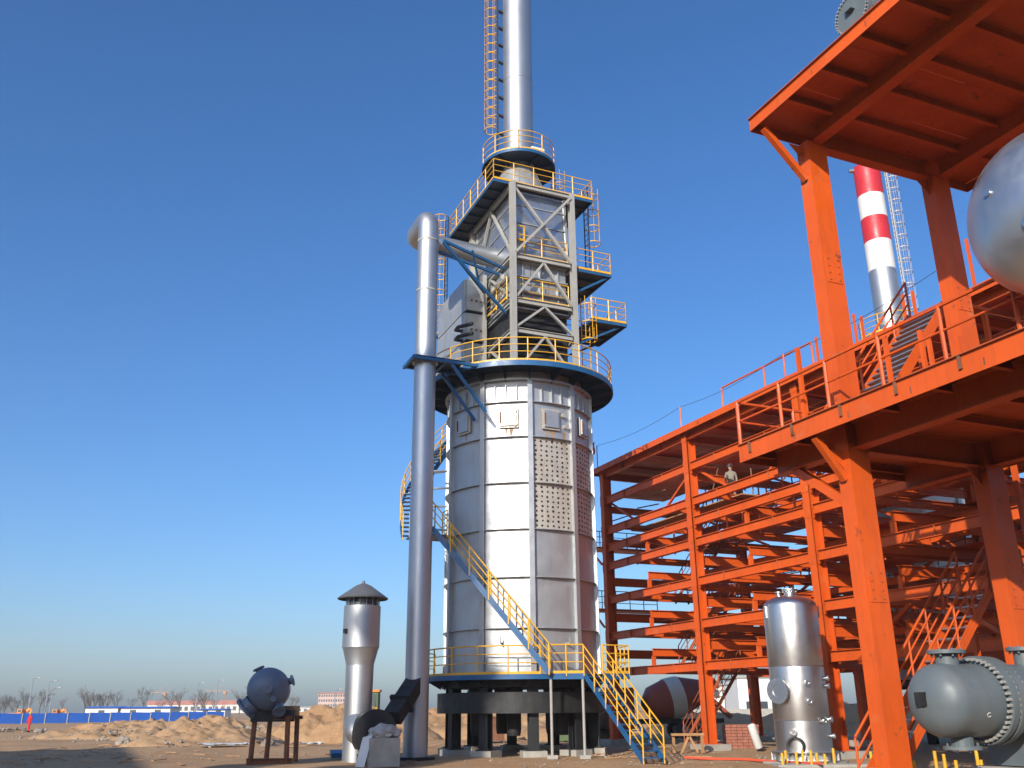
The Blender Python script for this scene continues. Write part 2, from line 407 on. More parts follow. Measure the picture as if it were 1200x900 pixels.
def heater(root, o, RS, ZB, ZT, levels, nseg, off, holes=(), panel='silver', detail=True):
    st = 360 / nseg
    for s in range(nseg):
        f0, f1 = off + s * st, off + (s + 1) * st
        mid = (f0 + f1) / 2
        for k in range(len(levels) - 1):
            z0, z1 = levels[k], levels[k + 1]
            mb = MB(); n = 6; vs = []; cut = RS * math.cos(R(st / 2))
            for z in (z0, z1):
                for i in range(n + 1):
                    f = f0 + st * i / n
                    rc = cut / math.cos(R(f - mid)); r = rc * .45 + RS * .55
                    vs.append(pol(f, r, z, o))
            for z in (z0, z1):
                for i in range(n + 1): vs.append(pol(f0 + st * i / n, RS - .3, z, o))
            N = n + 1
            fs = [(i, i + 1, N + i + 1, N + i) for i in range(n)] + [(0, N, 3 * N, 2 * N), (n, 2 * N + n, 3 * N + n, N + n)]
            fs += [(i, 2 * N + i, 2 * N + i + 1, i + 1) for i in range(n)] + [(N + i, N + i + 1, 3 * N + i + 1, 3 * N + i) for i in range(n)]
            mb.add(vs, fs)
            hol = (s, k) in holes
            pm = 'bare_plate' if hol else panel
            sp = part('shell_panel', mb, pm, root, True)
            if hol:
                hb = MB(); c0, c1, rows = (1, 7, 8)
                for a in range(7):
                    for b in range(9):
                        f = f0 + st * (.12 + .76 * a / 6 + .008 * math.sin(a * 5 + b * 2.3)); z = z0 + (z1 - z0) * (.08 + .84 * b / 8 + .007 * math.sin(a * 2.7 + b * 4.1))
                        rc = (cut / math.cos(R(f - mid))) * .45 + RS * .55
                        d = (pol(f, 1, 0, o) - V((o.x, o.y, 0))); c = pol(f, rc - .03, z, o)
                        hb.tube(c, c + d * .036, .05 + .008 * math.sin(a * 3.1 + b * 7.7), 8)
                stuff(part('tube_holes', hb, 'hole_dark', sp))
    for s in range(nseg):
        f = off + s * st; d = pol(f, 1, 0, o) - V((o.x, o.y, 0)); t = V((d.y, -d.x, 0))
        part('rib', MB().obox(pol(f, RS + .05, (ZB + ZT) / 2, o), d * .10, t * .075, Z * (ZT - ZB) / 2), panel, root)
        part('rib_flange', MB().obox(pol(f, RS + .158, (ZB + ZT) / 2, o), d * .008, t * .11, Z * ((ZT - ZB) / 2 - .01)), panel, root)
        for z in levels[1:-1]:
            part('ring_stiffener', arcband(MB(), f + 1.6, f + st - 1.6, RS - .1, RS + .11, z - .014, z + .014, 5, o), panel, root)
        if detail:
            for k in (.27, .5, .73):
                ff = f + st * k; dd = pol(ff, 1, 0, o) - V((o.x, o.y, 0)); tt = V((dd.y, -dd.x, 0))
                part('stiffener', MB().obox(pol(ff, RS - .02, (levels[-2] + ZT) / 2 - .1, o), dd * .08, tt * .01, Z * ((ZT - levels[-2]) / 2 - .12)), panel, root)

HT = thing('process_heater', 'tall silver cylindrical furnace with ribbed metal panels on black legs', 'furnace', T)
LV = [3.1, 4.9, 6.95, 8.95, 10.95, 13.0, 14.6, 15.6]
NS, OFF = 10, -28.0
heater(HT, T, 3.32, 3.1, 15.6, LV, NS, OFF, holes={(1, 3), (1, 4), (2, 3), (2, 4)})
# hatches
for f, hw, hh in ((-8, .34, .36), (25, .34, .38), (-48, .34, .34), (62, .3, .34)):
    d = pol(f, 1, 0) - T; t = V((d.y, -d.x, 0))
    h = part('hatch', MB().obox(pol(f, 3.36, 13.85), d * .06, t * hw, Z * hh), 'silver', HT)
    part('hatch_frame', MB().obox(pol(f, 3.315, 13.85), d * .03, t * (hw + .09), Z * (hh + .09)), 'bare_plate', h)
    part('hinge', MB().tube(pol(f, 3.44, 13.6) + t * hw, pol(f, 3.44, 14.1) + t * hw, .03, 6), 'rusty', h)
for f, w_, l_ in ((-6, .10, .5), (-10, .06, .35), (27, .14, .7), (22, .08, .45), (-47, .07, .4), (38, .12, .8)):
    d = pol(f, 1, 0) - T; t = V((d.y, -d.x, 0)); rc_ = 3.32 * math.cos(R(18)) / math.cos(R(((f - OFF) % 36) - 18)) * .45 + 3.32 * .55
    c = pol(f, rc_ + .004, 13.4); part('rust_run', MB().add([c - t * w_, c + t * w_, c + t * w_ * .35 - Z * l_ * .8, c - Z * l_, c - t * w_ * .3 - Z * l_ * .6], [(0, 1, 2, 3, 4)]), 'rust_stain', HT)
for f, z in ((-3.5, 14.15), (-3, 13.55), (36, 14.1), (38, 13.6)):
    d = pol(f, 1, 0) - T; part('sight_port', MB().tube(pol(f, 3.2, z), pol(f, 3.44, z), .1, 10), 'bare_plate', HT, True)
for f in (-14, 34):
    part('nozzle', MB().tube(pol(f, 3.2, 4.3), pol(f, 3.55, 4.3), .04, 8).bar(pol(f, 3.55, 4.3), pol(f, 3.55, 4.55), .04, .04), 'frame_grey', HT)
# floor, ring beam, legs
part('floor_plate', MB().lathe([(0, 2.62), (3.45, 2.62), (3.45, 3.08), (0, 3.08)], T, 60), 'black_steel', HT, True)
part('ring_beam', arcband(MB(), 0, 360, 3.25, 3.62, 1.62, 2.42, 60), 'black_steel', HT, True)
for i in range(10):
    f = OFF + 36 * i; d = pol(f, 1, 0) - T; t = V((d.y, -d.x, 0))
    part('leg', MB().ibeam(pol(f, 3.1, .28), pol(f, 3.1, 2.6), .42, .4, .03, .02, d), 'black_steel', HT)
    part('base_plate', MB().obox(pol(f, 3.1, .26), d * .3, t * .3, Z * .022), 'black_steel', HT)
    part('footing', MB().obox(pol(f, 3.1, .02), d * .45, t * .48, Z * .21), 'concrete', HT)
    part('bracket', MB().prism([(0, 0), (.55, 0), (.0, -.5)], pol(f, 3.2, 2.98) - t * .01, pol(f, 3.2, 2.98) + t * .01, d, Z), 'black_steel', HT)
    if i % 2 == 0:
        c = pol(f + 18, 1.9, 0)
        part('burner', MB().lathe([(0, .75), (.26, .75), (.3, 1.0), (.3, 1.7), (.38, 1.75), (.38, 2.65)], c, 14), 'black_steel', HT, True)
# lower ring deck with railing and landing
part('deck', arcband(MB(), -112, 54, 3.36, 4.25, 3.0, 3.05, 40), 'blue_dark', HT)
part('deck_edge', arcband(MB(), -112, 24, 4.25, 4.28, 2.88, 3.07, 40), 'blue_paint', HT, True)
for i in range(8):
    f = -105 + i * 21; d = pol(f, 1, 0) - T; t = V((d.y, -d.x, 0))
    part('deck_bracket', MB().prism([(0, 0), (.75, 0), (0, -.42)], pol(f, 3.47, 2.99) - t * .01, pol(f, 3.47, 2.99) + t * .01, d, Z), 'blue_dark', HT)
railing(HT, arcpts(-112, 10, 4.2, 3.05), step=1.25)
# upper ring deck
Z2 = 16.1
part('deck', arcband(MB(), 0, 360, 3.0, 4.5, Z2 - .05, Z2, 72), 'blue_dark', HT)
part('deck_edge', arcband(MB(), 0, 360, 4.5, 4.54, Z2 - .22, Z2 + .02, 72), 'blue_paint', HT, True)
part('deck_ring', arcband(MB(), 0, 360, 3.2, 3.5, 15.58, 15.66, 60), 'silver', HT, True)
part('top_collar', arcband(MB(), 0, 360, 2.9, 3.26, 15.5, Z2 - .06, 60), 'silver', HT, True)
for i in range(20):
    f = OFF + 18 * i; d = pol(f, 1, 0) - T; t = V((d.y, -d.x, 0))
    part('deck_bracket', MB().prism([(0, 0), (1.18, 0), (1.18, -.15), (.0, -.5)], pol(f, 3.3, Z2 - .06) - t * .012, pol(f, 3.3, Z2 - .06) + t * .012, d, Z), 'blue_dark', HT)
railing(HT, arcpts(-140, 215, 4.47, Z2), step=1.25)

# ---------------------------------------------------------------- stairs on the furnace
LST = thing('steel_staircase', 'blue stair with yellow handrails down from the furnace deck to the ground', 'staircase', (4.2, 35.8, 0))
lp1, lp0 = V((2.72, 37.7, 3.05)), V((4.4, 34.0, .05))
sdv = V((lp0.y - lp1.y, -(lp0.x - lp1.x), 0)).normalized() * -1
stair(LST, lp0, lp1, sdv, .85, n=14)
LND = thing('landing', 'blue landing with yellow railings on two thin grey posts beside the furnace', 'platform', (2.6, 38, 0))
lc = [V((1.35, 37.62, 0)), V((2.72, 37.62, 0)), V((2.72 + sdv.x * .85, 37.62 + sdv.y * .85, 0)), V((4.6, 38.6, 0)), V((4.3, 40.3, 0)), V((3.4, 39.6, 0)), V((1.6, 38.4, 0))]
n = len(lc)
part('deck', MB().add([p + Z * 3.06 for p in lc] + [p + Z * 3.0 for p in lc], [tuple(range(n)), tuple(range(2 * n - 1, n - 1, -1))] + [(i, n + i, n + (i + 1) % n, (i + 1) % n) for i in range(n)]), 'blue_dark', LND)
part('deck_edge', MB().bar(lc[0] + Z * 2.97, lc[1] + Z * 2.97, .04, .22), 'blue_paint', LND)
part('deck_edge', MB().bar(lc[2] + Z * 2.97, lc[3] + Z * 2.97, .04, .22), 'blue_paint', LND)
railing(LND, [p + Z * 3.06 for p in (lc[0], lc[1])], step=.7)
railing(LND, [p + Z * 3.06 for p in (lc[2], lc[3], lc[4])], step=.6, corner=True)
for p in ((1.42, 37.66), (2.66, 37.66)):
    part('post', MB().tube((p[0], p[1], 0), (p[0], p[1], 3.0), .055, 10), 'frame_grey', LND, True)
    part('footing', MB().box(p[0] - .2, p[0] + .2, p[1] - .2, p[1] + .2, -.1, .12), 'concrete', LND)
UST = thing('steel_staircase', 'straight blue flight with yellow handrails rising across the front of the furnace shell', 'staircase', (-1, 38, 3))
stair(UST, (1.35, 37.30, 3.1), (-3.35, 37.72, 8.85), (.09, 1, 0), .72, n=25, step=1.3)
# helical stair on the far left side
HST = thing('spiral_staircase', 'blue curved stair winding up the left side of the furnace behind the pipe', 'staircase', (-4.6, 42, 8))
h0, h1, hz0, hz1 = -70, -152, 8.85, Z2
part('landing', arcband(MB(), -52, -70, 3.7, 5.3, 8.78, 8.85, 6), 'blue_paint', HST)
railing(HST, arcpts(-50, -66, 5.25, 8.85), step=.8)
railing(HST, [pol(-52, 4.0, 8.85), pol(-62, 3.85, 8.85)], step=.8)
NT = 30
for rr_ in (4.55, 5.45):
    pts = [pol(h0 + (h1 - h0) * i / 24, rr_, hz0 + (hz1 - hz0) * i / 24) for i in range(25)]
    mb = MB()
    for a, b in zip(pts, pts[1:]): mb.bar(a, b, .03, .24)
    part('stringer', mb, 'blue_paint', HST)
    railing(HST, pts, toe=0, step=1.25, tm='blue_paint')
for i in range(NT):
    f = h0 + (h1 - h0) * (i + .5) / NT; z = hz0 + (hz1 - hz0) * (i + .5) / NT
    part('tread', arcband(MB(), f - 1.6, f + 1.6, 4.56, 5.44, z - .02, z + .02, 2), 'blue_paint', HST)
for f, z in ((-78, 9.4), (-88, 10.6), (-98, 11.6), (-84, 12.2), (-110, 12.6)):
    part('strut', MB().tube(pol(f, 3.35, z), pol(f - 3, 4.7, z + .05), .05, 8), 'insulation' if z > 10 else 'blue_paint', HST, True)

# ---------------------------------------------------------------- convection section on top
CV = thing('convection_section', 'grey steel frame with silver casing and yellow railed decks above the furnace', 'steel tower', T + Z * Z2)
def lp(a, p, z, o=T): return V((o.x, o.y, 0)) + A * a + P * p + Z * z
fa, ba, lpn, rpn = -2.65, 2.75, -1.38, 1.8
for a in (fa, ba):
    for p in (lpn, rpn):
        part('column', MB().ibeam(lp(a, p, Z2), lp(a, p, 26.0), .26, .26, .02, .014, A), 'frame_grey', CV)
LZ = [16.9, 18.2, 19.7, 22.0, 25.85]
for z in LZ[1:]:
    for a in (fa, ba): part('beam', MB().ibeam(lp(a, lpn + .14, z), lp(a, rpn - .14, z), .24, .16), 'frame_grey', CV)
    for p in (lpn, rpn): part('beam', MB().ibeam(lp(fa + .14, p, z), lp(ba - .14, p, z), .24, .16), 'frame_grey', CV)
def brace(root, p0, p1, m='frame_grey', w=.13): part('brace', MB().bar(p0, p1, w, w * .8), m, root)
mp = (lpn + rpn) / 2
for a in (fa,):
    brace(CV, lp(a, lpn + .1, 25.7), lp(a, rpn - .1, 22.15), w=.15); brace(CV, lp(a - .12, rpn - .1, 25.7), lp(a - .12, lpn + .1, 22.15), w=.15)
    for z0, z1 in ((19.85, 21.88), (18.35, 19.58), (16.2, 18.08)):
        brace(CV, lp(a, lpn + .12, z0), lp(a, mp, z1)); brace(CV, lp(a, rpn - .12, z0), lp(a, mp, z1))
for p in (lpn, rpn):
    for z0, z1 in ((22.15, 25.7), (19.85, 21.88), (16.2, 18.08)):
        for q0, q1 in ((fa + .12, (fa + ba) / 2), (ba - .12, (fa + ba) / 2)): brace(CV, lp(q0, p, z0), lp(q1, p, z1))
# casing: lower bank coloured black for the shade inside it, silver belt, hood
part('tube_bank', MB().lbox(T, -2.1, 2.7, -1.25, 1.65, Z2, 19.4), 'black_steel', CV)
for k in range(9):
    part('tube_row', MB().tube(lp(-2.16, -1.0, 16.6 + k * .3), lp(-2.16, 1.35, 16.6 + k * .3), .06, 8), 'black_steel', CV, True)
for j, (a0, a1) in enumerate(((-2.2, -1.0), (-.98, .22), (.24, 1.44), (1.46, 2.66))):
    part('casing_panel', MB().lbox(T, a0, a1, -1.22, -1.1, 19.45, 21.9), 'casing', CV)
    part('casing_rib', MB().lbox(T, a0 - .03, a0 + .03, -1.34, -1.22, 19.45, 21.9), 'casing', CV)
for j in range(3):
    p0 = -1.2 + j * .93
    part('casing_panel', MB().lbox(T, -2.26, -2.14, p0, p0 + .9, 19.45, 21.9), 'casing', CV)
    part('casing_rib', MB().lbox(T, -2.36, -2.26, p0 + .42, p0 + .48, 19.45, 21.9), 'casing', CV)
for z in (19.45, 20.3, 21.1, 21.9):
    part('casing_flange', MB().lbox(T, -2.3, 2.72, -1.42, -1.2, z - .03, z + .03), 'casing', CV)
    part('casing_flange', MB().lbox(T, -2.46, -2.24, -1.2, 1.58, z - .03, z + .03), 'casing', CV)
part('casing_core', MB().lbox(T, -2.13, 2.6, -1.09, 1.5, 19.41, 22.0), 'casing', CV)
# hood: rectangle to smaller rectangle, in side panels
lo_ = [(-2.35, -1.3), (3.1, -1.3), (3.1, 1.68), (-2.35, 1.68)]; hi_ = [(-2.2, -1.2), (2.3, -1.2), (2.3, 1.6), (-2.2, 1.6)]
for i in range(4):
    j = (i + 1) % 4
    for k0, k1 in ((0, .49), (.51, 1)):
        vs = []
        for (a, p), (aa, pp_) in ((lo_[i], hi_[i]), (lo_[j], hi_[j])):
            for k in (k0, k1): vs.append(lp(a + (aa - a) * k, p + (pp_ - p) * k, 22.05 + 3.95 * k))
        c = lp(.1, .2, 23.5); vin = [v + (V((c.x, c.y, v.z)) - v) * .1 for v in vs]
        part('hood_panel', MB().add(vs + vin, [(0, 2, 3, 1), (4, 5, 7, 6), (0, 1, 5, 4), (1, 3, 7, 5), (3, 2, 6, 7), (2, 0, 4, 6)]), 'insulation', CV)
    a, p = lo_[i]; aa, pp_ = hi_[i]
    part('hood_rib', MB().bar(lp(a, p, 22.1), lp(aa, pp_, 26), .12, .12), 'casing', CV)
for k in (.25, .5, .75):
    for i in range(4):
        j = (i + 1) % 4; q = lambda n: lp(lo_[n][0] + (hi_[n][0] - lo_[n][0]) * k, lo_[n][1] + (hi_[n][1] - lo_[n][1]) * k, 22.05 + 3.95 * k)
        part('hood_rib', MB().bar(q(i), q(j), .1, .06), 'casing', CV)
# header box hung on the left side
for z0, z1 in ((17.0, 18.55), (18.62, 20.1), (20.17, 21.9)):
    for a0, a1 in ((.45, 1.75), (1.78, 3.08), (3.11, 4.4)):
        part('header_box_panel', MB().lbox(T, a0, a1, -2.65, -2.55, z0, z1), 'casing', CV)
    part('header_box_end', MB().lbox(T, .38, .46, -2.55, -1.75, z0 + .02, z1 - .02), 'casing', CV)
    part('header_box_flange', MB().lbox(T, .28, .4, -2.6, -1.3, z0 - .05, z0 + .03), 'black_steel', CV)
    for k in range(3): part('bolt', MB().tube(lp(.3, -2.3 + .25 * k, z0 + .6), lp(.4, -2.3 + .25 * k, z0 + .6), .05, 8), 'rusty', CV)
part('header_box_core', MB().lbox(T, .47, 4.35, -2.54, -1.2, 17.05, 21.85), 'black_steel', CV)
part('header_column', MB().lbox(T, .2, .36, -1.74, -1.56, Z2, 22.2), 'frame_grey', CV)
for z in (18.7, 19.2):
    part('header_pipe', MB().path([lp(.7, -2.6, z), lp(.7, -3.0, z), lp(.1, -3.1, z - .1), lp(-.6, -2.6, z - .1)], .09, 8), 'black_steel', CV, True)
# decks
def deck(root, a0, a1, p0, p1, z, sides, o=T, m='blue_dark', edge='blue_paint', step=1.1, plates=True):
    part('deck', MB().lbox(o, a0, a1, p0, p1, z - .04, z), m, root)
    e = .16
    for (b0, b1, q0, q1) in ((a0, a0 + .05, p0, p1), (a1 - .05, a1, p0, p1), (a0 + .05, a1 - .05, p0, p0 + .05), (a0 + .05, a1 - .05, p1 - .05, p1)):
        part('deck_edge', MB().lbox(o, b0, b1, q0, q1, z - e, z - .041), edge, root)
    n = max(1, int((a1 - a0) / .9))
    for i in range(1, n):
        a = a0 + (a1 - a0) * i / n
        part('joist', MB().lbox(o, a - .03, a + .03, p0 + .06, p1 - .06, z - .14, z - .041), m, root)
    cs = {'f': ((a0, p0), (a0, p1)), 'r': ((a0, p1), (a1, p1)), 'b': ((a1, p1), (a1, p0)), 'l': ((a1, p0), (a0, p0))}
    for s in sides:
        (x0, y0), (x1, y1) = cs[s]; i = .03
        cl = lambda a, p: lp(min(max(a, a0 + i), a1 - i), min(max(p, p0 + i), p1 - i), z, o)
        railing(root, [cl(x0, y0), cl(x1, y1)], step=step)
deck(CV, -2.45, 3.9, -2.3, 3.15, 26.1, 'frbl')
deck(CV, -2.6, 1.2, 1.95, 3.95, 22.0, 'frb')
deck(CV, -2.75, .1, 2.65, 4.6, 19.4, 'frb')
deck(CV, 2.9, 5.0, -2.6, -1.4, 20.6, 'l')
deck(CV, -2.55, -2.2, -1.2, 1.6, 22.15, 'f')
deck(CV, -2.55, -2.2, -1.2, 1.6, 19.85, 'f')
railing(CV, [lp(-2.3, -1.55, 19.9), lp(.3, -1.55, 19.9)])
for a in (-2.4, .9): brace(CV, lp(a, 1.9, 20.7), lp(a, 3.8, 21.86), 'blue_paint', .11)
for a in (-2.5, -.1): brace(CV, lp(a, 1.9, 18.0), lp(a, 4.3, 19.25), 'blue_paint', .11)
ladder(CV, lp(-2.2, 2.6, Z2), lp(-2.2, 2.6, 20.5), -A, m='yellow_paint')
ladder(CV, lp(-1.6, 3.2, 22.0), lp(-1.6, 3.2, 27.2), P, c0=2.1)
ladder(CV, lp(4.0, -2.4, 20.6), lp(4.0, -2.4, 27.2), -P, c0=1.2)
ladder(CV, lp(.9, 2.6, 26.1), lp(.9, 2.6, 29.6), P, c0=.9)
for z in (23.0, 23.72): part('gate_bar', MB().bar(lp(-2.5, -1.15, z), lp(-2.5, -.72, z), .06, .06), 'yellow_paint', CV)
for p in (-1.15, -.72): part('gate_bar', MB().bar(lp(-2.5, p, 22.2), lp(-2.5, p, 23.75), .06, .06), 'yellow_paint', CV)

# ---------------------------------------------------------------- chimney stack
ST = thing('chimney_stack', 'slim silver chimney stack with caged ladder rising out of the picture', 'chimney', T + Z * 26.1)
SC = V((T.x, T.y, 0)) + P * .15
part('cone', MB().lathe([(1.75, 26.12), (1.72, 26.3), (.84, 28.45)], SC, 40), 'casing', ST, True)
for i in range(12):
    t = R(30 * i); d = V((math.cos(t), math.sin(t), 0))
    part('cone_rib', MB().bar(SC + d * 1.74 + Z * 26.15, SC + d * .84 + Z * 28.4, .02, .09), 'casing', ST)
for z0, z1 in ((28.45, 34), (34, 41), (41, 48), (48, 55), (55, 62)):
    part('shell_section', MB().lathe([(.8, z0), (.8, z1 - .05), (.815, z1 - .05), (.815, z1)], SC, 48), 'galvanised', ST, True)
part('deck', arcband(MB(), 0, 360, .84, 1.9, 28.57, 28.63, 48, SC), 'blue_dark', ST)
part('deck_edge', arcband(MB(), 0, 360, 1.9, 1.93, 28.48, 28.65, 48, SC), 'blue_paint', ST, True)
for i in range(10):
    f = 36 * i; d = pol(f, 1, 0) - T; t = V((d.y, -d.x, 0))
    part('deck_bracket', MB().prism([(0, 0), (1.05, 0), (1.05, -.1), (0, -.22)], pol(f, .82, 28.56, SC) - t * .012, pol(f, .82, 28.56, SC) + t * .012, d, Z), 'blue_dark', ST)
railing(ST, arcpts(0, 360, 1.88, 28.63, None, SC), step=1.3)
lf = -82
d = pol(lf, 1, 0) - T
ladder(ST, pol(lf, 1.1, 28.65, SC), pol(lf, 1.1, 62, SC), d, w=.42, c0=2.2, hoop=.6)
for k in range(30):
    z = 29.6 + 1.15 * k; t = V((d.y, -d.x, 0))
    part('ladder_clip', MB().prism([(0, 0), (.3, 0), (0, -.16)], pol(lf, .8, z, SC) - t * .1, pol(lf, .8, z, SC) + t * .1, d, Z), 'blue_dark', ST)
part('damper_motor', MB().lbox(SC, -1.3, -1.0, .1, .75, 28.66, 29.1).tube(SC + A * -1.15 + P * .2 + Z * 29.2, SC + A * -1.15 + P * .9 + Z * 29.2, .16, 12), 'plaster', ST)

# ---------------------------------------------------------------- air duct pipe left of the furnace
DP = thing('air_duct', 'tall silver duct pipe standing left of the furnace and bending into its top', 'pipe', (-3.9, 37.6, 0))
def bend(pts, r, n=7):
    out = [V(pts[0])]
    for i in range(1, len(pts) - 1):
        p, a, b = V(pts[i]), V(pts[i - 1]), V(pts[i + 1]); u, w = (a - p).normalized(), (b - p).normalized()
        for k in range(n + 1):
            t = k / n; out.append((p + u * r) * (1 - t) ** 2 + p * 2 * t * (1 - t) + (p + w * r) * t * t)
    return out + [V(pts[-1])]
DB = V((-3.78, 37.6, 0)); PR = .47
part('lower_pipe', MB().tube(DB + Z * .1, DB + Z * 16.0, PR, 40), 'shaded_steel', DP, True)
part('flange', MB().tube(DB + Z * 16.0, DB + Z * 16.12, PR + .09, 32), 'shaded_steel', DP, True)
top = bend([DB + Z * 16.12, DB + Z * 23.2, DB + Z * 23.2 + A * 2.3, DB + Z * 23.05 + A * 2.3 + P * 4.6], .62, 8)
part('upper_pipe', MB().path(top, PR, 40), 'galvanised', DP, True)
for z in (19.4, 21.9): part('strap', MB().tube(DB + Z * z, DB + Z * (z + .08), PR + .02, 32), 'frame_grey', DP, True)
part('base_plate', MB().tube(DB - Z * .05, DB + Z * .1, .75, 24), 'black_steel', DP, True)
# collar frame and its braces to the furnace
zc = 16.0
for s in (-1, 1):
    part('collar_bar', MB().bar(DB + P * .72 * s - A * .8 + Z * zc, DB + P * .72 * s + A * .8 + Z * zc, .12, .14), 'blue_paint', DP)
    part('collar_bar', MB().bar(DB + A * .66 * s - P * .66 + Z * zc, DB + A * .66 * s + P * 2.4 + Z * zc, .12, .13), 'blue_paint', DP)
    part('brace', MB().bar(DB + A * .66 * s + P * 1.0 + Z * (zc - .1), DB + A * .66 * s + P * 2.6 + Z * 13.9, .1, .12), 'blue_paint', DP)
part('collar_plate', MB().lbox(DB, -.75, .75, -.68, 1.6, zc + .08, zc + .1), 'blue_dark', DP)
q0 = DB + P * .55 + Z * 21.9
for s in (-.5, .6):
    part('tie', MB().bar(q0 + A * s, lp(-1.6 + s * .6, -1.5, 21.6), .1, .12), 'blue_paint', DP)
part('tie', MB().bar(q0 - A * .5, lp(.4, -1.5, 21.2), .1, .12), 'blue_paint', DP)
part('tie', MB().bar(q0 - A * .5 - Z * .1, lp(-1.9, -1.45, 19.3), .1, .12), 'blue_paint', DP)
part('tie', MB().bar(q0 + P * 1.5 - A * .3 - Z * .1, lp(-1.5, -2.6, 20.6), .09, .1), 'blue_paint', DP)

# ---------------------------------------------------------------- blower and its vent
VN = thing('vent_stack', 'short silver vent pipe with wide head and conical grey rain cap', 'vent', (-5.95, 36.3, 0))
vb = V((-5.82, 36.3, 0))
part('pipe', MB().lathe([(.5, 0), (.52, 3.36), (.52, 3.4), (.66, 3.95), (.68, 4.0)], vb, 40), 'galvanised', VN, True)
part('head', MB().lathe([(.68, 4.0), (.7, 4.01), (.7, 5.55), (.66, 5.55)], vb, 40), 'galvanised', VN, True)
part('mesh_ring', MB().lathe([(.6, 5.55), (.6, 5.87)], vb, 40), 'window_dark', VN, True)
for i in range(16):
    t = R(22.5 * i); d = V((math.cos(t), math.sin(t), 0)); part('cap_post', MB().tube(vb + d * .64 + Z * 5.5, vb + d * .64 + Z * 5.9, .018, 5), 'galvanised', VN)
part('rain_cap', MB().lathe([(.95, 5.81), (.98, 5.85), (.3, 6.33), (.06, 6.43), (.05, 6.52), (0, 6.54)], vb, 40), 'cap_grey', VN, True)
part('inspection_plate', MB().obox(vb + V((-.5, -.52, 4.6)), V((.1, -.1, 0)) * .5, V((.06, .06, 0)), Z * .08), 'black_steel', VN)
BL = thing('blower', 'black centrifugal blower with slanting duct beside the vent pipe', 'blower', (-4.9, 35.6, 0))
bc = V((-5.0, 35.5, 1.05)); ax = V((.35, -.94, 0)).normalized()
sdx = V((ax.y, -ax.x, 0)) * -1
pr = []
for i in range(29):
    t = R(-60 + 10 * i); r = .62 + .28 * i / 28; pr.append((math.cos(t) * r, math.sin(t) * r))
part('volute', MB().prism(pr, bc - ax * .3, bc + ax * .3, sdx, Z), 'black_steel', BL, True)
part('hub', MB().lathe([(0, .62), (.3, .6), (.34, .3), (.34, .2)], bc, 20, ax), 'black_steel', BL, True)
dvec = [bc + V((.55, .1, .45)), V((-4.25, 36.6, 2.35)), V((-3.85, 37.4, 2.75))]
part('outlet_duct', MB().bar(dvec[0], dvec[2], .62, .5), 'black_steel', BL)
part('duct_flange', MB().bar(V(dvec[0]).lerp(V(dvec[2]), .38), V(dvec[0]).lerp(V(dvec[2]), .44), .8, .68), 'black_steel', BL)
part('inlet_elbow', MB().path(bend([vb + Z * 1.35 + V((0, -.3, 0)), vb + V((.1, -.75, .95)), bc - ax * .25], .3, 6), .42, 24), 'galvanised', BL, True)
part('frame', MB().lbox((-4.95, 35.5), -.5, .5, -.6, .7, 0, .3), 'black_steel', BL)
part('motor', MB().lathe([(0, .6), (.26, .6), (.28, .7), (.28, 1.2), (0, 1.25)], bc + V((0, 0, -.05)), 18, ax), 'black_steel', BL, True)
o = part('concrete_block', MB().obox((-4.55, 34.3, .42), V((.52, .1, 0)), V((-.1, .5, 0)), Z * .46), 'concrete', loc=(-4.55, 34.3, 0))
tag(o, 'rough grey concrete block in front of the black blower', 'block')
o = part('plank', MB().obox((-5.15, 33.7, .42), V((.16, .02, .04)), V((-.0, .05, .01)), V((.1, .15, .52))), 'white_paint', loc=(-5.1, 33.7, 0))
tag(o, 'white board leaning on the concrete block by the blower', 'board')
mb = MB()
bm = bmesh.new(); bmesh.ops.create_icosphere(bm, subdivisions=3, radius=1)
mb.add([V((-4.55, 34.35, 1.02)) + V((v.co.x * .55, v.co.y * .5, v.co.z * .3)) * (1 + .35 * noise.noise(v.co * 2.3)) for v in bm.verts], [tuple(v.index for v in f.verts) for f in bm.faces]); bm.free()
o = part('tarpaulin', mb, 'sack', smooth=True, loc=(-4.55, 34.35, .8)); tag(o, 'crumpled grey tarpaulin lying on the concrete block', 'tarpaulin')

# ================================================================== SPHERE-ENDED VESSEL ON A STAND (left)
SV = thing('small_vessel', 'dark blue round-ended vessel with nozzles on a rusty stand', 'vessel', (-8.65, 34.6, 0))
sc = V((-8.78, 34.6, 2.52)); va = V((-.2, .98, 0)).normalized(); vx = V((va.y, -va.x, 0))
prof = [(.74 * math.sin(R(t)), -.62 * math.cos(R(t))) for t in range(0, 91, 9)] + [(.74, .5), (.75, .5), (.75, .56), (.74, .56), (.74, 1.6)] + [(.74 * math.sin(R(t)), 1.6 - .62 * math.cos(R(t))) for t in range(90, 181, 9)]
part('shell', MB().lathe(prof, sc, 48, va), 'vessel_blue', SV, True)
def flanged(root, c, d, r, L, m, fr=1.6, ft=.05, nm='nozzle', bolts=0, bmn='bolt', bmat=None):
    c, d = V(c), V(d).normalized()
    nz = part(nm, MB().lathe([(r, 0), (r, L - ft), (r * fr, L - ft), (r * fr, L), (r * .7, L), (r * .68, L - .03), (0, L - .03)], c, 24, d), m, root, True)
    x = d.orthogonal().normalized(); y = d.cross(x)
    for i in range(bolts):
        t = 2 * math.pi * i / bolts; q = c + (x * math.cos(t) + y * math.sin(t)) * r * (1 + fr) / 2
        part(bmn, MB().tube(q + d * (L - ft * 1.8), q + d * (L + .03), .018, 6), bmat or m, nz)
    return nz
flanged(SV, sc + vx * .02 - va * .6 + Z * .0, -va, .1, .16, 'vessel_blue')
flanged(SV, sc + vx * .22 - va * .52 - Z * .34, -va, .06, .12, 'vessel_blue')
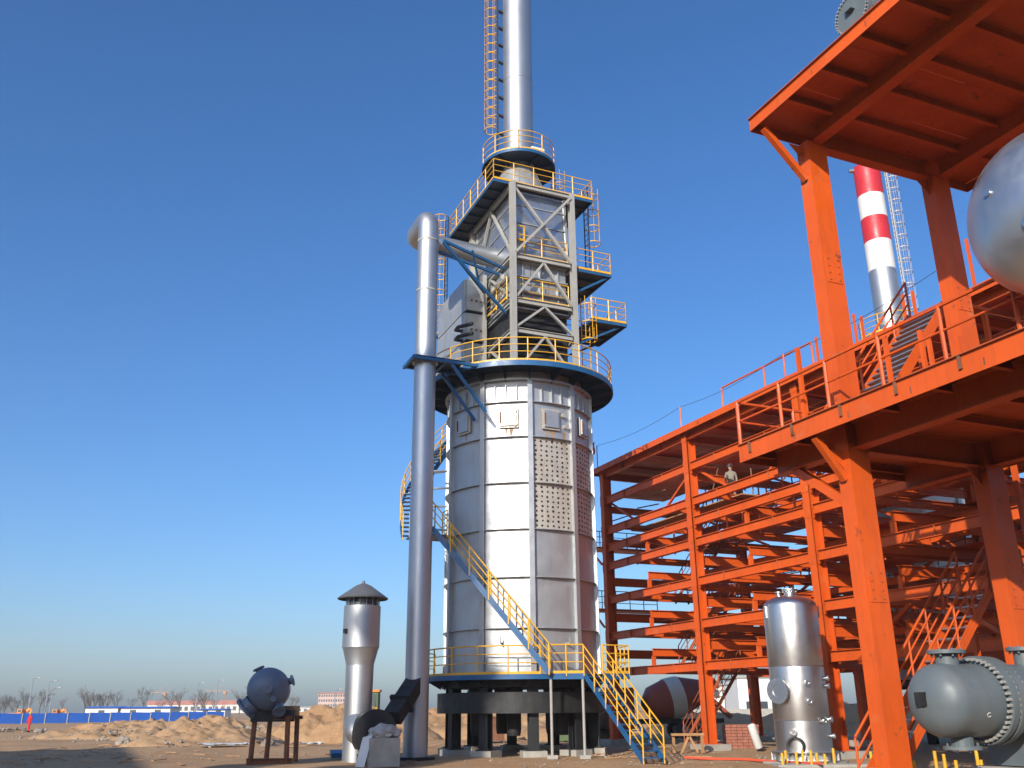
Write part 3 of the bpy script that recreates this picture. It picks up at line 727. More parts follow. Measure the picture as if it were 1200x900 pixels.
flanged(SV, sc - vx * .34 + Z * .58 + va * .2, V((-.42, 0, .9)), .13, .16, 'vessel_blue')
flanged(SV, sc + vx * .66 + Z * .25 + va * .2, V((.9, 0, .3)), .12, .2, 'vessel_blue')
flanged(SV, sc - vx * .5 - Z * .46 + va * .1, V((-.7, 0, -.7)), .34, .34, 'vessel_blue', 1.35, .09, 'manway', 12)
flanged(SV, sc + vx * .4 - Z * .5 - va * .1, V((.25, -.7, -.7)), .17, .4, 'vessel_blue', 1.35)
part('saddle', MB().obox(sc + V((.1, .6, -.9)), vx * .75, va * .5, Z * .2), 'black_steel', SV)
o = thing('vessel_stand', 'rusty pipe stand with four legs under the dark blue vessel', 'stand', (-8.6, 34.9, 0))
for sx, sy in ((-.62, -.1), (.55, -.1), (-.5, 1.6), (.5, 1.6)):
    b = V((-8.6 + sx, 34.9 + sy, 0))
    part('leg', MB().tube(b + V((sx * .08, 0, 0)), b + Z * 1.62, .09, 10), 'rusty', o, True)
part('cross_beam', MB().ibeam((-9.35, 34.8, 1.55), (-7.9, 34.8, 1.55), .12, .16), 'rusty', o)
part('cross_beam', MB().ibeam((-9.35, 36.5, 1.55), (-7.9, 36.5, 1.55), .12, .16), 'rusty', o)
part('base_beam', MB().ibeam((-9.4, 34.78, .12), (-7.8, 34.78, .12), .2, .2), 'rusty', o)
part('side_board', MB().box(-9.35, -7.75, 35.2, 35.26, 1.62, 1.95), 'wood', o)
o = part('blue_sheet', MB().obox((-8.2 + 1.6, 38.3, .2), V((.5, .1, 0)), V((-.1, .35, .05)), V((.0, -.02, .09))), 'fence_blue', loc=(-6.6, 38.3, 0)); tag(o, 'folded dark blue sheet on the ground left of the vent pipe', 'sheet')
bpy.data.objects[o.name].data.materials[0] = MATS['blue_paint']

# ================================================================== FRONT ORANGE EQUIPMENT FRAME
C1 = V((7.6, 20, 0))
FF = thing('equipment_platform', 'tall orange steel equipment frame with two plated decks, nearest on the right', 'steel frame', C1)
fl = lambda a, p, z: C1 + A * a + P * p + Z * z
PW, AL = 4.2, -7.2
for a in (0, AL):
    for p in (0, PW):
        part('column', MB().lbox(C1, a - .2, a + .2, p - .29, p + .29, .3, 15.15), 'orange', FF)
        part('base_plate', MB().lbox(C1, a - .35, a + .35, p - .42, p + .42, .26, .3), 'orange', FF)
        part('footing', MB().lbox(C1, a - .6, a + .6, p - .65, p + .65, -.2, .26), 'concrete', FF)
def platform(zb, zt, a0, a1, p0, p1, fasc, gh, step, skip=None):
    """zb..zt fascia, gh girder depth"""
    for p in (0, PW):
        for q0, q1 in ((a0, AL - .21), (AL + .21, -.21), (.21, a1 - .02)):
            if abs(q1 - q0) < .15 or q1 < q0: continue
            part('girder', MB().ibeam(fl(q0, p, zt - .05 - gh / 2), fl(q1, p, zt - .05 - gh / 2), gh, .3), 'orange', FF)
    for a in (0, AL):
        part('girder', MB().ibeam(fl(a, .3, zt - .05 - gh / 2), fl(a, PW - .3, zt - .05 - gh / 2), gh, .28), 'orange', FF)
    n = int((a1 - a0) / step)
    for i in range(n + 1):
        a = a0 + .1 + (a1 - a0 - .2) * i / n
        if abs(a) < .35 or abs(a - AL) < .35: continue
        for q0, q1 in ((p0 + .02, -.16), (.16, PW - .16), (PW + .16, p1 - .02)):
            part('joist', MB().ibeam(fl(a, q0, zt - .16), fl(a, q1, zt - .16), .2, .12), 'orange', FF)
    na = int((a1 - a0) / 1.5); cuts = [p0 + .01, .0, PW / 2, PW, p1 - .01]
    for i in range(na):
        for j in range(4):
            u0, u1 = a0 + (a1 - a0) * i / na, a0 + (a1 - a0) * (i + 1) / na
            w0, w1 = cuts[j], cuts[j + 1]
            if skip and (i, j) == skip: w0 += .75
            part('deck_plate', MB().lbox(C1, u0 + .004, u1 - .004, w0 + .003, w1 - .003, zt - .055, zt - .045 + .004 * ((i + j) % 2)), 'orange', FF)
    for (b0, b1, q0, q1) in ((a0, a1, p0 - .02, p0), (a0, a1, p1, p1 + .02)):
        part('fascia', MB().lbox(C1, b0, b1, q0, q1, zb, zt), 'orange', FF)
        part('fascia_lip', MB().lbox(C1, b0, b1, q0 - (.06 if q0 < 0 else 0), q1 + (.06 if q0 > 0 else 0), zt, zt + .02), 'orange_dusty', FF)
        for k in range(int((b1 - b0) / 1.7)):
            a = b0 + .6 + 1.7 * k
            part('weld_mark', MB().lbox(C1, a, a + .03, q0 - .004, q1 + .004, zb + .08, zb + .22), 'rusty', FF)
    for (b0, b1) in ((a1, a1 + .02), (a0 - .02, a0)):
        part('fascia', MB().lbox(C1, b0, b1, p0, p1, zb, zt), 'orange', FF)
platform(7.42, 7.84, -8.6, 2.55, -1.1, 5.4, 0, .62, 1.35)
platform(15.35, 15.66, -9.4, .3, -1.6, 5.8, 0, .5, 1.1)
for p in (0, PW):
    for z in (4.2, 11.6):
        sp = part('splice_plate', MB().lbox(C1, -.215, -.201, p - .22, p + .22, z - .35, z + .35), 'orange', FF)
        for i in (-.14, .14):
            for j in range(4): part('bolt', MB().tube(fl(-.215, p + i, z - .27 + .18 * j), fl(-.235, p + i, z - .27 + .18 * j), .022, 6), 'orange_dusty', sp)
    for zt_ in (7.15, 15.05):
        part('gusset', MB().prism([(0, 0), (.4, 0), (0, -.4)], fl(-.012, p - .3, zt_), fl(.012, p - .3, zt_), P * -1, Z), 'orange', FF)
# knee braces
for p, s in ((0, -1),):
    part('brace', MB().bar(fl(.0, s * .3 + p, 14.1), fl(0, p + s * 1.45, 15.3), .14, .14), 'orange', FF)
part('brace', MB().bar(fl(.2, 0, 6.0), fl(1.9, 0, 7.2), .18, .2), 'orange', FF)
part('brace', MB().bar(fl(0, -.3, 6.5), fl(0, -1.0, 7.4), .14, .14), 'orange', FF)
# railing along the fascia of the lower deck
railing(FF, [fl(2.5, -1.08, 7.84), fl(-8.5, -1.08, 7.84)], m='orange', step=1.55, h=1.15, rails=(1.12, .62), toe=0, r=.032, pr=.042)
railing(FF, [fl(2.52, -1.08, 7.84), fl(2.52, 2.4, 7.84)], m='orange', step=1.5, h=1.15, rails=(1.12, .62), toe=0, r=.032, pr=.042)
for k, a in enumerate((2.1, .55, -1.0, -2.55, -4.1)):
    part('post_gusset', MB().lbox(C1, a - .032, a + .032, -1.165, -1.121, 7.58, 7.85), 'rusty', FF)
for k, (a, p, h) in enumerate(((.9, -.4, 2.1), (-.2, 1.3, 2.2), (-.7, 1.9, 2.3), (-1.3, 2.4, 2.0), (.4, .7, 1.9), (.2, 3.2, 2.6))):
    part('upright', MB().bar(fl(a, p, 7.84), fl(a, p, 7.84 + h), .09, .09), 'orange', FF)

# upper silver vessel with domed end
UV = thing('horizontal_drum', 'big silver domed drum on the orange deck, cut by the right edge', 'vessel', fl(-5.2, 1.2, 7.84))
uc = V((8.38, 13.2, 9.55)); ur = 1.47
prof = [(ur * math.sin(R(t)), -1.15 * math.cos(R(t))) for t in range(0, 91, 6)] + [(ur, 6.5)]
part('shell', MB().lathe(prof, uc + P * .75, 64, P), 'insulation', UV, True)
for k in (1.6, 4.4): part('saddle', MB().lbox(uc, -1.1, 1.1, .75 + k, 1.0 + k, 7.86, 8.3), 'orange', UV)
for (q, h) in ((-.5, .5), (.35, .25), (-.75, -.2), (-.2, -.55)):
    d = V((A.x * q, A.y * q, h)); r2 = d.length / ur
    part('lug', MB().tube(uc + P * (.75 - 1.15 * math.sqrt(1 - r2 * r2)) + d, uc + P * (.75 - 1.15 * math.sqrt(1 - r2 * r2) - .05) + d, .06 if q != -.2 else .1, 12), 'stainless', UV, True)

# exchanger on the roof deck: bolted cover disc
UE = thing('heat_exchanger', 'small grey exchanger with bolted cover disc at the edge of the top orange deck', 'exchanger', fl(-3.2, 0, 15.66))
ec = fl(-3.2, -1.42, 16.24)
part('cover', MB().lathe([(0, 0), (.5, 0), (.5, .1), (0, .1)], ec, 40, P), 'vessel_grey', UE, True)
part('flange', MB().lathe([(.3, .14), (.5, .14), (.5, .26), (.3, .26)], ec, 40, P), 'vessel_grey', UE, True)
part('shell', MB().lathe([(.32, .12), (.33, 4.6), (0, 4.9)], ec, 32, P), 'vessel_grey', UE, True)
for i in range(36):
    t = R(10 * i); q = ec + A * .46 * math.cos(t) + Z * .46 * math.sin(t)
    part('bolt', MB().tube(q - P * .05, q + P * .32, .022, 6), 'frame_grey', UE)
part('lifting_lug', MB().obox(ec - P * .06 + Z * .12, P * .06, A * .1, Z * .08), 'vessel_grey', UE)
for k in (.9, 3.6): part('saddle', MB().lbox(ec, -.3, .3, k, k + .15, 15.67, 16.1), 'vessel_grey', UE)

# ground exchanger on the right
GE = thing('heat_exchanger', 'large grey heat exchanger with bolted flanges lying low at the right edge', 'exchanger', (8.5, 16.5, 0))
gc = V((6.86, 16.4, 1.88)); gr = .6
prof = [(gr * math.sin(R(t)), .42 - .42 * math.cos(R(t))) for t in range(0, 91, 6)] + [(gr, 1.28)]
part('channel_head', MB().lathe(prof, gc, 64, P), 'vessel_grey', GE, True)
part('flange', MB().lathe([(gr, 1.28), (gr + .13, 1.28), (gr + .13, 1.4), (gr, 1.4)], gc, 72, P), 'vessel_grey', GE, True)
part('flange', MB().lathe([(gr, 1.47), (gr + .13, 1.47), (gr + .13, 1.6), (gr, 1.6)], gc, 72, P), 'vessel_grey', GE, True)
part('gasket', MB().lathe([(gr + .02, 1.4), (gr + .02, 1.47)], gc, 48, P), 'black_steel', GE, True)
part('shell', MB().lathe([(gr, 1.6), (gr, 6.4), (0, 6.9)], gc, 64, P), 'vessel_grey', GE, True)
for i in range(44):
    t = R(360 / 44 * i); q = gc + A * (gr + .07) * math.cos(t) + Z * (gr + .07) * math.sin(t)
    part('bolt', MB().tube(q + P * 1.19, q + P * 1.68, .026, 6), 'frame_grey', GE)
flanged(GE, gc + P * .7 + Z * (gr - .06), Z, .19, .28, 'vessel_grey', 1.65, .06, 'nozzle', 8)
flanged(GE, gc + P * 2.6 + Z * (gr - .06), Z, .17, .36, 'vessel_grey', 1.65, .06, 'nozzle', 8)
flanged(GE, gc + P * .75 - Z * (gr - .06), -Z, .19, .25, 'vessel_grey', 1.65, .06, 'nozzle', 8)
part('name_plate', MB().obox(gc - P * .015 + A * .02 + Z * .02, P * .035, A * .1, Z * .11), 'black_steel', GE)
for k in (2.1, 5.2):
    part('saddle', MB().lbox(gc, -.55, .55, k - .12, k + .12, .8, 1.5), 'vessel_grey', GE)
    o = part('concrete_plinth', MB().lbox(gc, -.75, .75, k - .35, k + .35, -.2, .78), 'concrete', loc=gc + P * k - Z * gc.z)
    tag(o, 'concrete plinth under the grey heat exchanger, ' + ('nearest its bolted flange' if k < 3 else 'at its far end beyond the picture edge'), 'plinth')
# chalk mark on the head
mk = MB(); t0 = R(-22)
for i in range(9):
    th = R(60 + 240 * i / 8); th2 = R(60 + 240 * (i + 1) / 8)
    def cp(th):
        s = .85 + .045 * math.cos(th); el = t0 + .06 * math.sin(th) - .02
        return gc + P * s + (-A * math.cos(el) + Z * math.sin(el)) * (gr + .004)
    mk.bar(cp(th), cp(th2), .012, .004, -A)
part('chalk_mark', mk, 'white_paint', GE)

# stairs between frame and rack
LS = thing('steel_staircase', 'orange stair with thin grey treads climbing behind the grey heat exchanger', 'staircase', fl(2, 3, 0))
stair(LS, fl(2.0, 1.75, 0), fl(2.0, 6.0, 4.6), A, .9, 'orange', 'orange', 17, 'galvanised', (True, True), .24, .03)
part('landing', MB().lbox(C1, 1.95, 2.95, 6.0, 7.4, 4.52, 4.6), 'orange', LS)
for a, p in ((2.0, 7.3), (2.9, 7.3), (2.0, 6.2), (2.9, 6.2)): part('post', MB().bar(fl(a, p, 0), fl(a, p, 4.52), .12, .12), 'orange', LS)
railing(LS, [fl(2.0, 6.0, 4.6), fl(2.0, 7.35, 4.6), fl(2.95, 7.35, 4.6)], m='orange', toe=0, corner=True, r=.03)
US = thing('steel_staircase', 'orange stair with stacked grey treads above the lower deck of the front frame', 'staircase', fl(1.4, 3, 7.84))
stair(US, fl(1.0, 1.5, 7.9), fl(1.0, 5.1, 12.2), A, 1.3, 'orange', 'orange', 20, 'galvanised', (False, True), .26, .03)
part('landing', MB().lbox(C1, .95, 2.35, 5.1, 6.6, 12.12, 12.2), 'orange', US)
for a, p in ((1.05, 5.2), (2.25, 5.2), (1.05, 6.5), (2.25, 6.5)): part('post', MB().bar(fl(a, p, 7.84 if p < 5.3 else 0), fl(a, p, 12.12), .12, .12), 'orange', US)

# ================================================================== LONG ORANGE PIPE RACK
K1 = V((8.6, 43.5, 0)); RK = thing('pipe_rack', 'long orange multi-level steel pipe rack behind the furnace and front frame', 'steel frame', K1)
ka = [8.4, 0, -8.1, -16.2, -24.0]                    # along A; the last stands outside the picture
kl = lambda a, p, z: K1 + A * a + P * p + Z * z
W = 9.0; TOPZ = 14.45
LEV = [3.55, 5.4, 7.3, 9.1, 10.1, 11.05, 12.75, 14.3]
for a in ka:
    for p in (0, W):
        part('column', MB().ibeam(kl(a, p, .3), kl(a, p, TOPZ), .52, .36, .03, .02, P), 'orange', RK)
        part('base_plate', MB().lbox(K1, a - .3, a + .3, p - .36, p + .36, .26, .3), 'orange', RK)
        part('footing', MB().lbox(K1, a - .6, a + .6, p - .65, p + .65, -.2, .26), 'concrete', RK)
        for z in LEV:
            part('splice_plate', MB().lbox(K1, a - .2, a + .2, p - .275, p - .261, z - .3, z + .3), 'orange', RK)
for i in range(4):
    a1, a0 = ka[i] - .2, ka[i + 1] + .2
    for p in (0, W):
        for j, z in enumerate(LEV):
            if p == W and j in (4,): continue
            part('beam', MB().ibeam(kl(a1, p - .1, z), kl(a0, p - .1, z), .4, .2), 'orange' , RK)
            for u in (.26, .74):
                aa = a1 + (a0 - a1) * u
                part('stiffener', MB().lbox(K1, aa - .012, aa + .012, p - .19, p - .112, z - .17, z + .17), 'orange_dusty', RK)
for a in ka:
    for z in (4.5, 6.4, 8.3, 10.45, 12.3, 14.2):
        part('cross_beam', MB().ibeam(kl(a, .27, z), kl(a, W - .27, z), .44 if z < 9 else .36, .2), 'orange', RK)
    if a != ka[0]:
        part('cross_beam', MB().ibeam(kl(a, .27, 3.7), kl(a, W - .27, 3.7), .3, .2), 'orange', RK)
for i in range(4):                                    # mid-bay cross beams on stub posts
    am = (ka[i] + ka[i + 1]) / 2
    for j, z in enumerate((3.55, 5.4, 7.3, 9.1)):
        for q in (0.05, W - .05):
            part('stub_post', MB().bar(kl(am, q - .1, z + .2), kl(am, q - .1, z + .62), .16, .16), 'orange', RK)
        if True:
            part('cross_beam', MB().ibeam(kl(am, -.1, z + .82), kl(am, W, z + .82), .36, .2), 'orange', RK)
        part('cross_beam', MB().ibeam(kl(am + 1.6, .05, z + .02), kl(am + 1.6, W - .2, z + .02), .34, .18), 'orange', RK)
# roof: plates with joists
for i in range(4):
    a1, a0 = ka[i], ka[i + 1]
    for k in range(3):
        for j in range(3):
            u0, u1 = a0 + (a1 - a0) * k / 3, a0 + (a1 - a0) * (k + 1) / 3
            part('roof_plate', MB().lbox(K1, u0 + .01, u1 - .01, -.5 + j * 3.4, -.5 + (j + 1) * 3.4 - .02, 14.56, 14.575), 'orange', RK)
        part('joist', MB().ibeam(kl(a0 + (a1 - a0) * (k + .5) / 3, -.5, 14.5), kl(a0 + (a1 - a0) * (k + .5) / 3, W + .6, 14.5), .11, .1), 'orange', RK)
    part('roof_edge', MB().lbox(K1, a0, a1 + (.7 if i == 0 else 0), -.56, -.52, 14.36, 14.66), 'orange', RK)
part('roof_edge', MB().lbox(K1, ka[0] + .7, ka[0] + .74, -.56, W + .6, 14.36, 14.66), 'orange', RK)
part('roof_plate', MB().lbox(K1, ka[0] + .01, ka[0] + .7, -.5, W + .6, 14.56, 14.575), 'orange', RK)
for i in range(4):
    a1, a0 = ka[i] - .12, ka[i + 1] + .12
    for p in (3.0, 6.0):
        for z in (4.5, 6.4, 8.3, 10.45):
            part('inner_beam', MB().ibeam(kl(a1, p, z), kl(a0, p, z), .26, .14), 'orange', RK)
    for f in (.2, .8):
        aq = a1 + (a0 - a1) * f
        for z in (5.4, 7.3, 11.05):
            part('cross_beam', MB().ibeam(kl(aq, .05, z - .02), kl(aq, W - .2, z - .02), .28, .15), 'orange', RK)
for i in range(4):
    a1, a0 = ka[i] - .3, ka[i + 1] + .3
    for p, z in ((W - 1.2, 5.65), (4.2, 11.3), (6.3, 7.55)):
        railing(RK, [kl(a1, p, z), kl(a0, p, z)], m='orange', toe=0, step=1.3, rails=(1.05, .55), r=.03, pr=.04)
    part('floor_plate', MB().lbox(K1, a0, a1, 4.3, 6.2, 7.5, 7.515), 'orange', RK)
    part('brace', MB().bar(kl(a1, W - .1, 5.6), kl(a0, W - .1, 9.0), .12, .12), 'orange', RK)
    part('brace', MB().bar(kl(a0, 4.5, 9.3), kl(a1, 4.5, 12.6), .1, .1), 'orange', RK)
# braces under the second beam, floors, inner rails
for i in range(4):
    a1, a0 = ka[i], ka[i + 1]
    for p in (.0,):
        part('brace', MB().bar(kl(a1 - .3, p + .2, 12.6), kl(a1 - 2.6, p + .2, 11.3), .1, .1), 'orange', RK)
        part('brace', MB().bar(kl(a0 + .3, p + .2, 12.6), kl(a0 + 2.6, p + .2, 11.3), .1, .1), 'orange', RK)
    part('floor_plate', MB().lbox(K1, a0 + .3, a1 - .3, 1.0, 4.4 if i % 2 else 3.6, 12.97, 12.985), 'orange', RK)
    if i > 0:
        part('floor_plate', MB().lbox(K1, a0 + .3, a1 - .3, 5.6, 8.7, 9.32, 9.335), 'orange', RK)
    railing(RK, [kl(a1 - .4, 1.6, 9.35), kl(a0 + .4, 1.6, 9.35)], m='orange', toe=0, step=1.3, rails=(1.05, .5), r=.035, pr=.05)
    railing(RK, [kl(a1 - .4, W - .6, 7.55), kl(a0 + .4, W - .6, 7.55)], m='cable', toe=0, step=1.6, rails=(1.05, .5), r=.02, pr=.025)
    railing(RK, [kl(a1 - .4, W - .6, 11.3), kl(a0 + .4, W - .6, 11.3)], m='cable', toe=0, step=1.6, rails=(1.05, .5), r=.02, pr=.025)
railing(RK, [kl(-3.4, -.3, 14.6), kl(-9.5, -.3, 14.6)], m='orange', toe=0, step=2.9, rails=(1.1,), r=.035, pr=.045)
ru = random.Random(8)
for k in range(9):
    part('upright', MB().bar(kl(-9.8 - 1.25 * k, -.3 + .9 * (k % 2), 14.58), kl(-9.8 - 1.25 * k, -.3 + .9 * (k % 2), 15.6 + ru.random() * .9), .08, .08), 'orange', RK)
# extra low truss of the nearest bays
for (p0, p1) in (((-8.5, 1.2, 3.6), (-11.2, 1.2, 5.2)), ((-16.0, .3, 3.6), (-13.4, .3, 5.2)), ((-2.3, W, .4), (-4.8, W, 3.4)), ((-1.2, W, 3.4), (-.2, W, 2.3))):
    part('brace', MB().bar(kl(*p0), kl(*p1), .14, .14), 'orange', RK)
# balconies on the far end
for z in (6.9, 10.25):
    part('balcony', MB().lbox(K1, ka[0] + .3, ka[0] + 1.5, -.6, 4.0, z - .1, z), 'orange', RK)
    part('brace', MB().bar(kl(ka[0] + .2, -.3, z - 1.0), kl(ka[0] + 1.4, -.3, z - .1), .09, .09), 'orange', RK)
    railing(RK, [kl(ka[0] + .3, -.58, z), kl(ka[0] + 1.48, -.58, z), kl(ka[0] + 1.48, 3.9, z)], m='cable', toe=0, step=.9, r=.022, pr=.025, corner=True)
# stair flights up the rack's far left bay
zf = [0, 3.75, 7.1, 10.4]
for k in range(2):
    s = thing('steel_staircase', 'orange stair inside the middle bay of the rack, ' + ('lower flight' if k == 0 else 'upper flight'), 'staircase', kl(-4, 6.4, 3.75 + 3.35 * k), 'stairs inside the rack')
    stair(s, kl(-5.8 + .0 * k, 6.4, 3.75 + 3.35 * k), kl(-2.0, 6.4, 7.1 + 3.3 * k), P, .8, 'orange', 'orange', 14, 'rusty', (True, True), .2, .028)
RL = ['from the ground', 'second flight up', 'third flight up']
for k in range(3):
    s = thing('steel_staircase', 'narrow dark orange stair inside the left bay of the rack, ' + RL[k], 'staircase', kl(6, 3.0, zf[k]), 'stairs inside the rack')
    a_lo, a_hi = 6.6, 2.4
    stair(s, kl(a_lo, 3.0 + .0 * k, zf[k] + .02), kl(a_hi, 3.0, zf[k + 1]), P, .8, 'orange_dusty', 'orange_dusty', 14, 'rusty', (True, True), .2, .025)
# scaffold tubes under the roof
SCF = thing('scaffold', 'rusty scaffold tubes tangled under the roof of the orange rack', 'scaffold', kl(4, 1.5, 11.2))
rs = random.Random(5)
for i in range(34):
    a, p = rs.uniform(-5, 7.6), rs.uniform(.8, 4.5); z = rs.uniform(11.2, 12.6)
    k = i % 3
    if k == 0: q0, q1 = kl(a, p, 11.25), kl(a + rs.uniform(-.05, .05), p, rs.uniform(12.2, 13.2))
    elif k == 1: q0, q1 = kl(a, p, z), kl(a + rs.uniform(1.5, 3), p + rs.uniform(-.3, .3), z + rs.uniform(-.1, .1))
    else: q0, q1 = kl(a, p, z), kl(a + rs.uniform(-1.2, 1.2), p + rs.uniform(-1, 1.5), z + rs.uniform(.4, 1.3))
    part('tube', MB().tube(q0, q1, .035, 6), 'rebar', SCF)
part('floor_boards', MB().lbox(K1, -2.5, 7.5, 1.0, 2.2, 11.0, 11.05), 'wood', SCF)
# life line with its posts and flag
LL = thing('life_line', 'thin cable strung above the rack roof on slender posts', 'cable', kl(8, 0, 14.6))
lps = [kl(8.5, -.4, 16.0), kl(-.1, -.4, 15.75), kl(-7.9, -.4, 15.75), kl(-16, -.4, 15.9)]
for q in lps[1:3]: part('post', MB().tube(V((q.x, q.y, 14.6)), q, .04, 6), 'orange', LL)
part('post', MB().tube(V((lps[0].x, lps[0].y, 14.3)), lps[0], .03, 6), 'frame_grey', LL)
cb = []
for a, b in zip(lps, lps[1:]): cb += [a.lerp(b, t / 8) - Z * (.25 * math.sin(math.pi * t / 8)) for t in range(8)]
part('wire', MB().path(cb + [lps[-1]], .011, 5), 'cable', LL)
fg = MB(); q = lps[0] + Z * -.1 - A * 0
vs = []
for i in range(7):
    for j in range(4):
        vs.append(q + V((-.12 - .05 * i - .03 * math.sin(j * 2 + i), .05 * math.sin(i * 1.3 + j), .1 - .24 * j * 1.0 - .05 * i + (.25))))
for side in (0, .012):
    fg.add([v + V((0, side, 0)) for v in vs], [(i * 4 + j, i * 4 + j + 1, i * 4 + j + 5, i * 4 + j + 4) for i in range(6) for j in range(3)])
o = part('flag', fg, 'red_paint', smooth=True, loc=q); tag(o, 'small red flag on the far corner of the rack roof', 'flag')

# ================================================================== STANDING DRUM
DR = thing('vertical_vessel', 'shiny stainless upright vessel with manway and nozzles before the orange rack', 'vessel', (9.85, 33.7, 0))
db = V((9.85, 33.7, 0)); dr = .93
part('skirt', MB().lathe([(dr, .1), (dr, 1.35)], db, 64), 'stainless', DR, True)
for z0, z1 in ((1.36, 3.1), (3.11, 5.12)): part('shell_course', MB().lathe([(dr - .004, z0), (dr + .002, z0 + .02), (dr, z1 - .02), (dr - .004, z1)], db, 64), 'stainless', DR, True)
part('weld_seam', MB().lathe([(dr, 1.34), (dr + .02, 1.355), (dr, 1.37)], db, 64), 'stainless', DR, True)
part('weld_seam', MB().lathe([(dr, 3.09), (dr + .012, 3.105), (dr, 3.12)], db, 64), 'stainless', DR, True)
part('head', MB().lathe([(dr * math.cos(R(t)), 5.12 + .44 * math.sin(R(t))) for t in range(0, 91, 6)], db, 64), 'stainless', DR, True)
part('base_ring', MB().lathe([(dr - .1, .06), (dr + .2, .06), (dr + .2, .1), (dr - .1, .1)], db, 64), 'stainless', DR, True)
part('top_ring', MB().lathe([(dr, .34), (dr + .18, .34), (dr + .18, .38), (dr, .38)], db, 64), 'stainless', DR, True)
for i in range(24):
    t = R(15 * i); d = V((math.cos(t), math.sin(t), 0)); s = V((-d.y, d.x, 0))
    part('gusset', MB().obox(db + d * (dr + .09) + Z * .22, d * .088, s * .012, Z * .12), 'stainless', DR)
flanged(DR, db + V((.05, 0, 5.56)), Z, .2, .2, 'stainless', 1.4, .06, 'top_nozzle', 8)
flanged(DR, db + V((-.3, .2, 5.5)), Z, .08, .2, 'stainless', 1.6, .05)
def dn(az, z, r, L, nm='nozzle', b=0, fr=1.6):
    d = V((math.sin(R(az)), -math.cos(R(az)), 0)); return flanged(DR, db + d * (dr - .06) + Z * z, d, r, L, 'stainless', fr, .06, nm, b)
dn(-52, 2.3, .3, .32, 'manway', 16, 1.4)
for z, az in ((1.0, -36), (2.55, 2), (1.95, 3), (1.32, 30), (1.38, 52), (2.7, 58), (2.45, 58), (.85, 58), (.98, -32)): dn(az, z, .06, .2)
part('opening', MB().lathe([(.3, 0), (.3, .2), (.24, .2), (.24, .02), (0, .02)], db + V((math.sin(R(-32)), -math.cos(R(-32)), 0)) * (dr - .05) + Z * .55, 24, V((math.sin(R(-32)), -math.cos(R(-32)), 0))), 'black_steel', DR, True)
for t in (20, 200): part('lifting_lug', MB().bar(db + V((math.cos(R(t)) * (dr + .03), -abs(math.sin(R(t))) * dr * .6, 4.75)), db + V((math.cos(R(t)) * (dr + .03), -abs(math.sin(R(t))) * dr * .6, 5.15)), .12, .06), 'stainless', DR)
o = part('concrete_pad', MB().lathe([(0, -.2), (1.45, -.2), (1.45, .05), (0, .05)], db, 8), 'concrete', loc=db); tag(o, 'low octagonal concrete pad under the upright stainless vessel', 'pad')
# foundation with yellow capped anchor bolts
o = part('concrete_foundation', MB().box(8.3, 12.4, 31.4, 32.4, -.2, .06), 'concrete', loc=(10.3, 31.9, 0)); tag(o, 'low concrete foundation strip in front of the stainless vessel', 'foundation')
ys_ = random.Random(3)
PX = [8.5, 8.75, 8.95, 9.3, 9.42, 9.75, 9.85, 10.3, 10.9, 11.5, 11.62]
for i, x in enumerate(PX):
    h = ys_.uniform(.3, .48); y = 31.6 + .5 * (i % 2)
    s = part('anchor_bolt', MB().tube((x, y, .05), (x, y, .06 + h), .045, 8), 'yellow_paint', loc=(x, y, .05))
    tag(s, 'short yellow sleeved anchor bolt in the strip before the stainless vessel', 'bolt', 'anchor bolts before the stainless vessel')
o = part('concrete_foundation', MB().box(8.9, 11.0, 22.4, 23.6, -.2, .2), 'concrete', loc=(9.9, 23, 0)); tag(o, 'concrete foundation block behind the grey heat exchanger', 'foundation')
for i, (x, y) in enumerate(((9.05, 22.6), (9.1, 23.3), (9.55, 22.6), (10.0, 22.6), (10.05, 23.3), (10.5, 22.6), (10.62, 22.7))):
    s = part('anchor_bolt', MB().tube((x, y, .2), (x, y, .62 + .1 * (i % 3)), .04, 8), 'yellow_paint', loc=(x, y, .2))
    tag(s, 'yellow sleeved anchor bolt on the foundation by the grey heat exchanger', 'bolt', 'anchor bolts by the heat exchanger')
o = part('hose', MB().path([(6.2, 36.4, .06), (7.0, 35.6, .05), (8.0, 35.0, .06), (8.9, 33.2, .05), (9.6, 31.2, .1)], .045, 6), 'hose_red', smooth=True, loc=(8, 35, 0)); tag(o, 'red hose lying across the dirt by the stainless vessel', 'hose')

# ================================================================== SECOND FURNACE BEHIND THE RACK
T2 = V((22.1, 49.6, 0))
H2 = thing('process_heater', 'second silver furnace half hidden behind the orange rack', 'furnace', T2)
heater(H2, T2, 2.9, 3.0, 12.6, [3.0, 4.9, 6.8, 8.7, 10.6, 12.6], 10, -20, detail=False)
part('floor_plate', MB().lathe([(0, 2.6), (3.1, 2.6), (3.1, 3.0), (0, 3.0)], T2, 40), 'black_steel', H2, True)
for i in range(8):
    f = 45 * i; d = pol(f, 1, 0) - T; part('leg', MB().ibeam(pol(f, 2.7, 0, T2), pol(f, 2.7, 2.6, T2), .4, .38, .03, .02, d), 'black_steel', H2)
part('deck', arcband(MB(), 0, 360, 2.5, 3.9, 12.7, 12.9, 48, T2), 'blue_paint', H2, True)
railing(H2, arcpts(0, 360, 3.85, 12.9, 40, T2), step=1.3)
part('convection_casing', MB().lbox(T2, -2.0, 2.0, -1.3, 1.3, 12.9, 18.5), 'casing', H2)
for a in (-2.2, 2.2):
    for p in (-1.5, 1.5): part('column', MB().ibeam(lp(a, p, 12.9, T2), lp(a, p, 19.3, T2), .24, .24, .02, .014, A), 'frame_grey', H2)
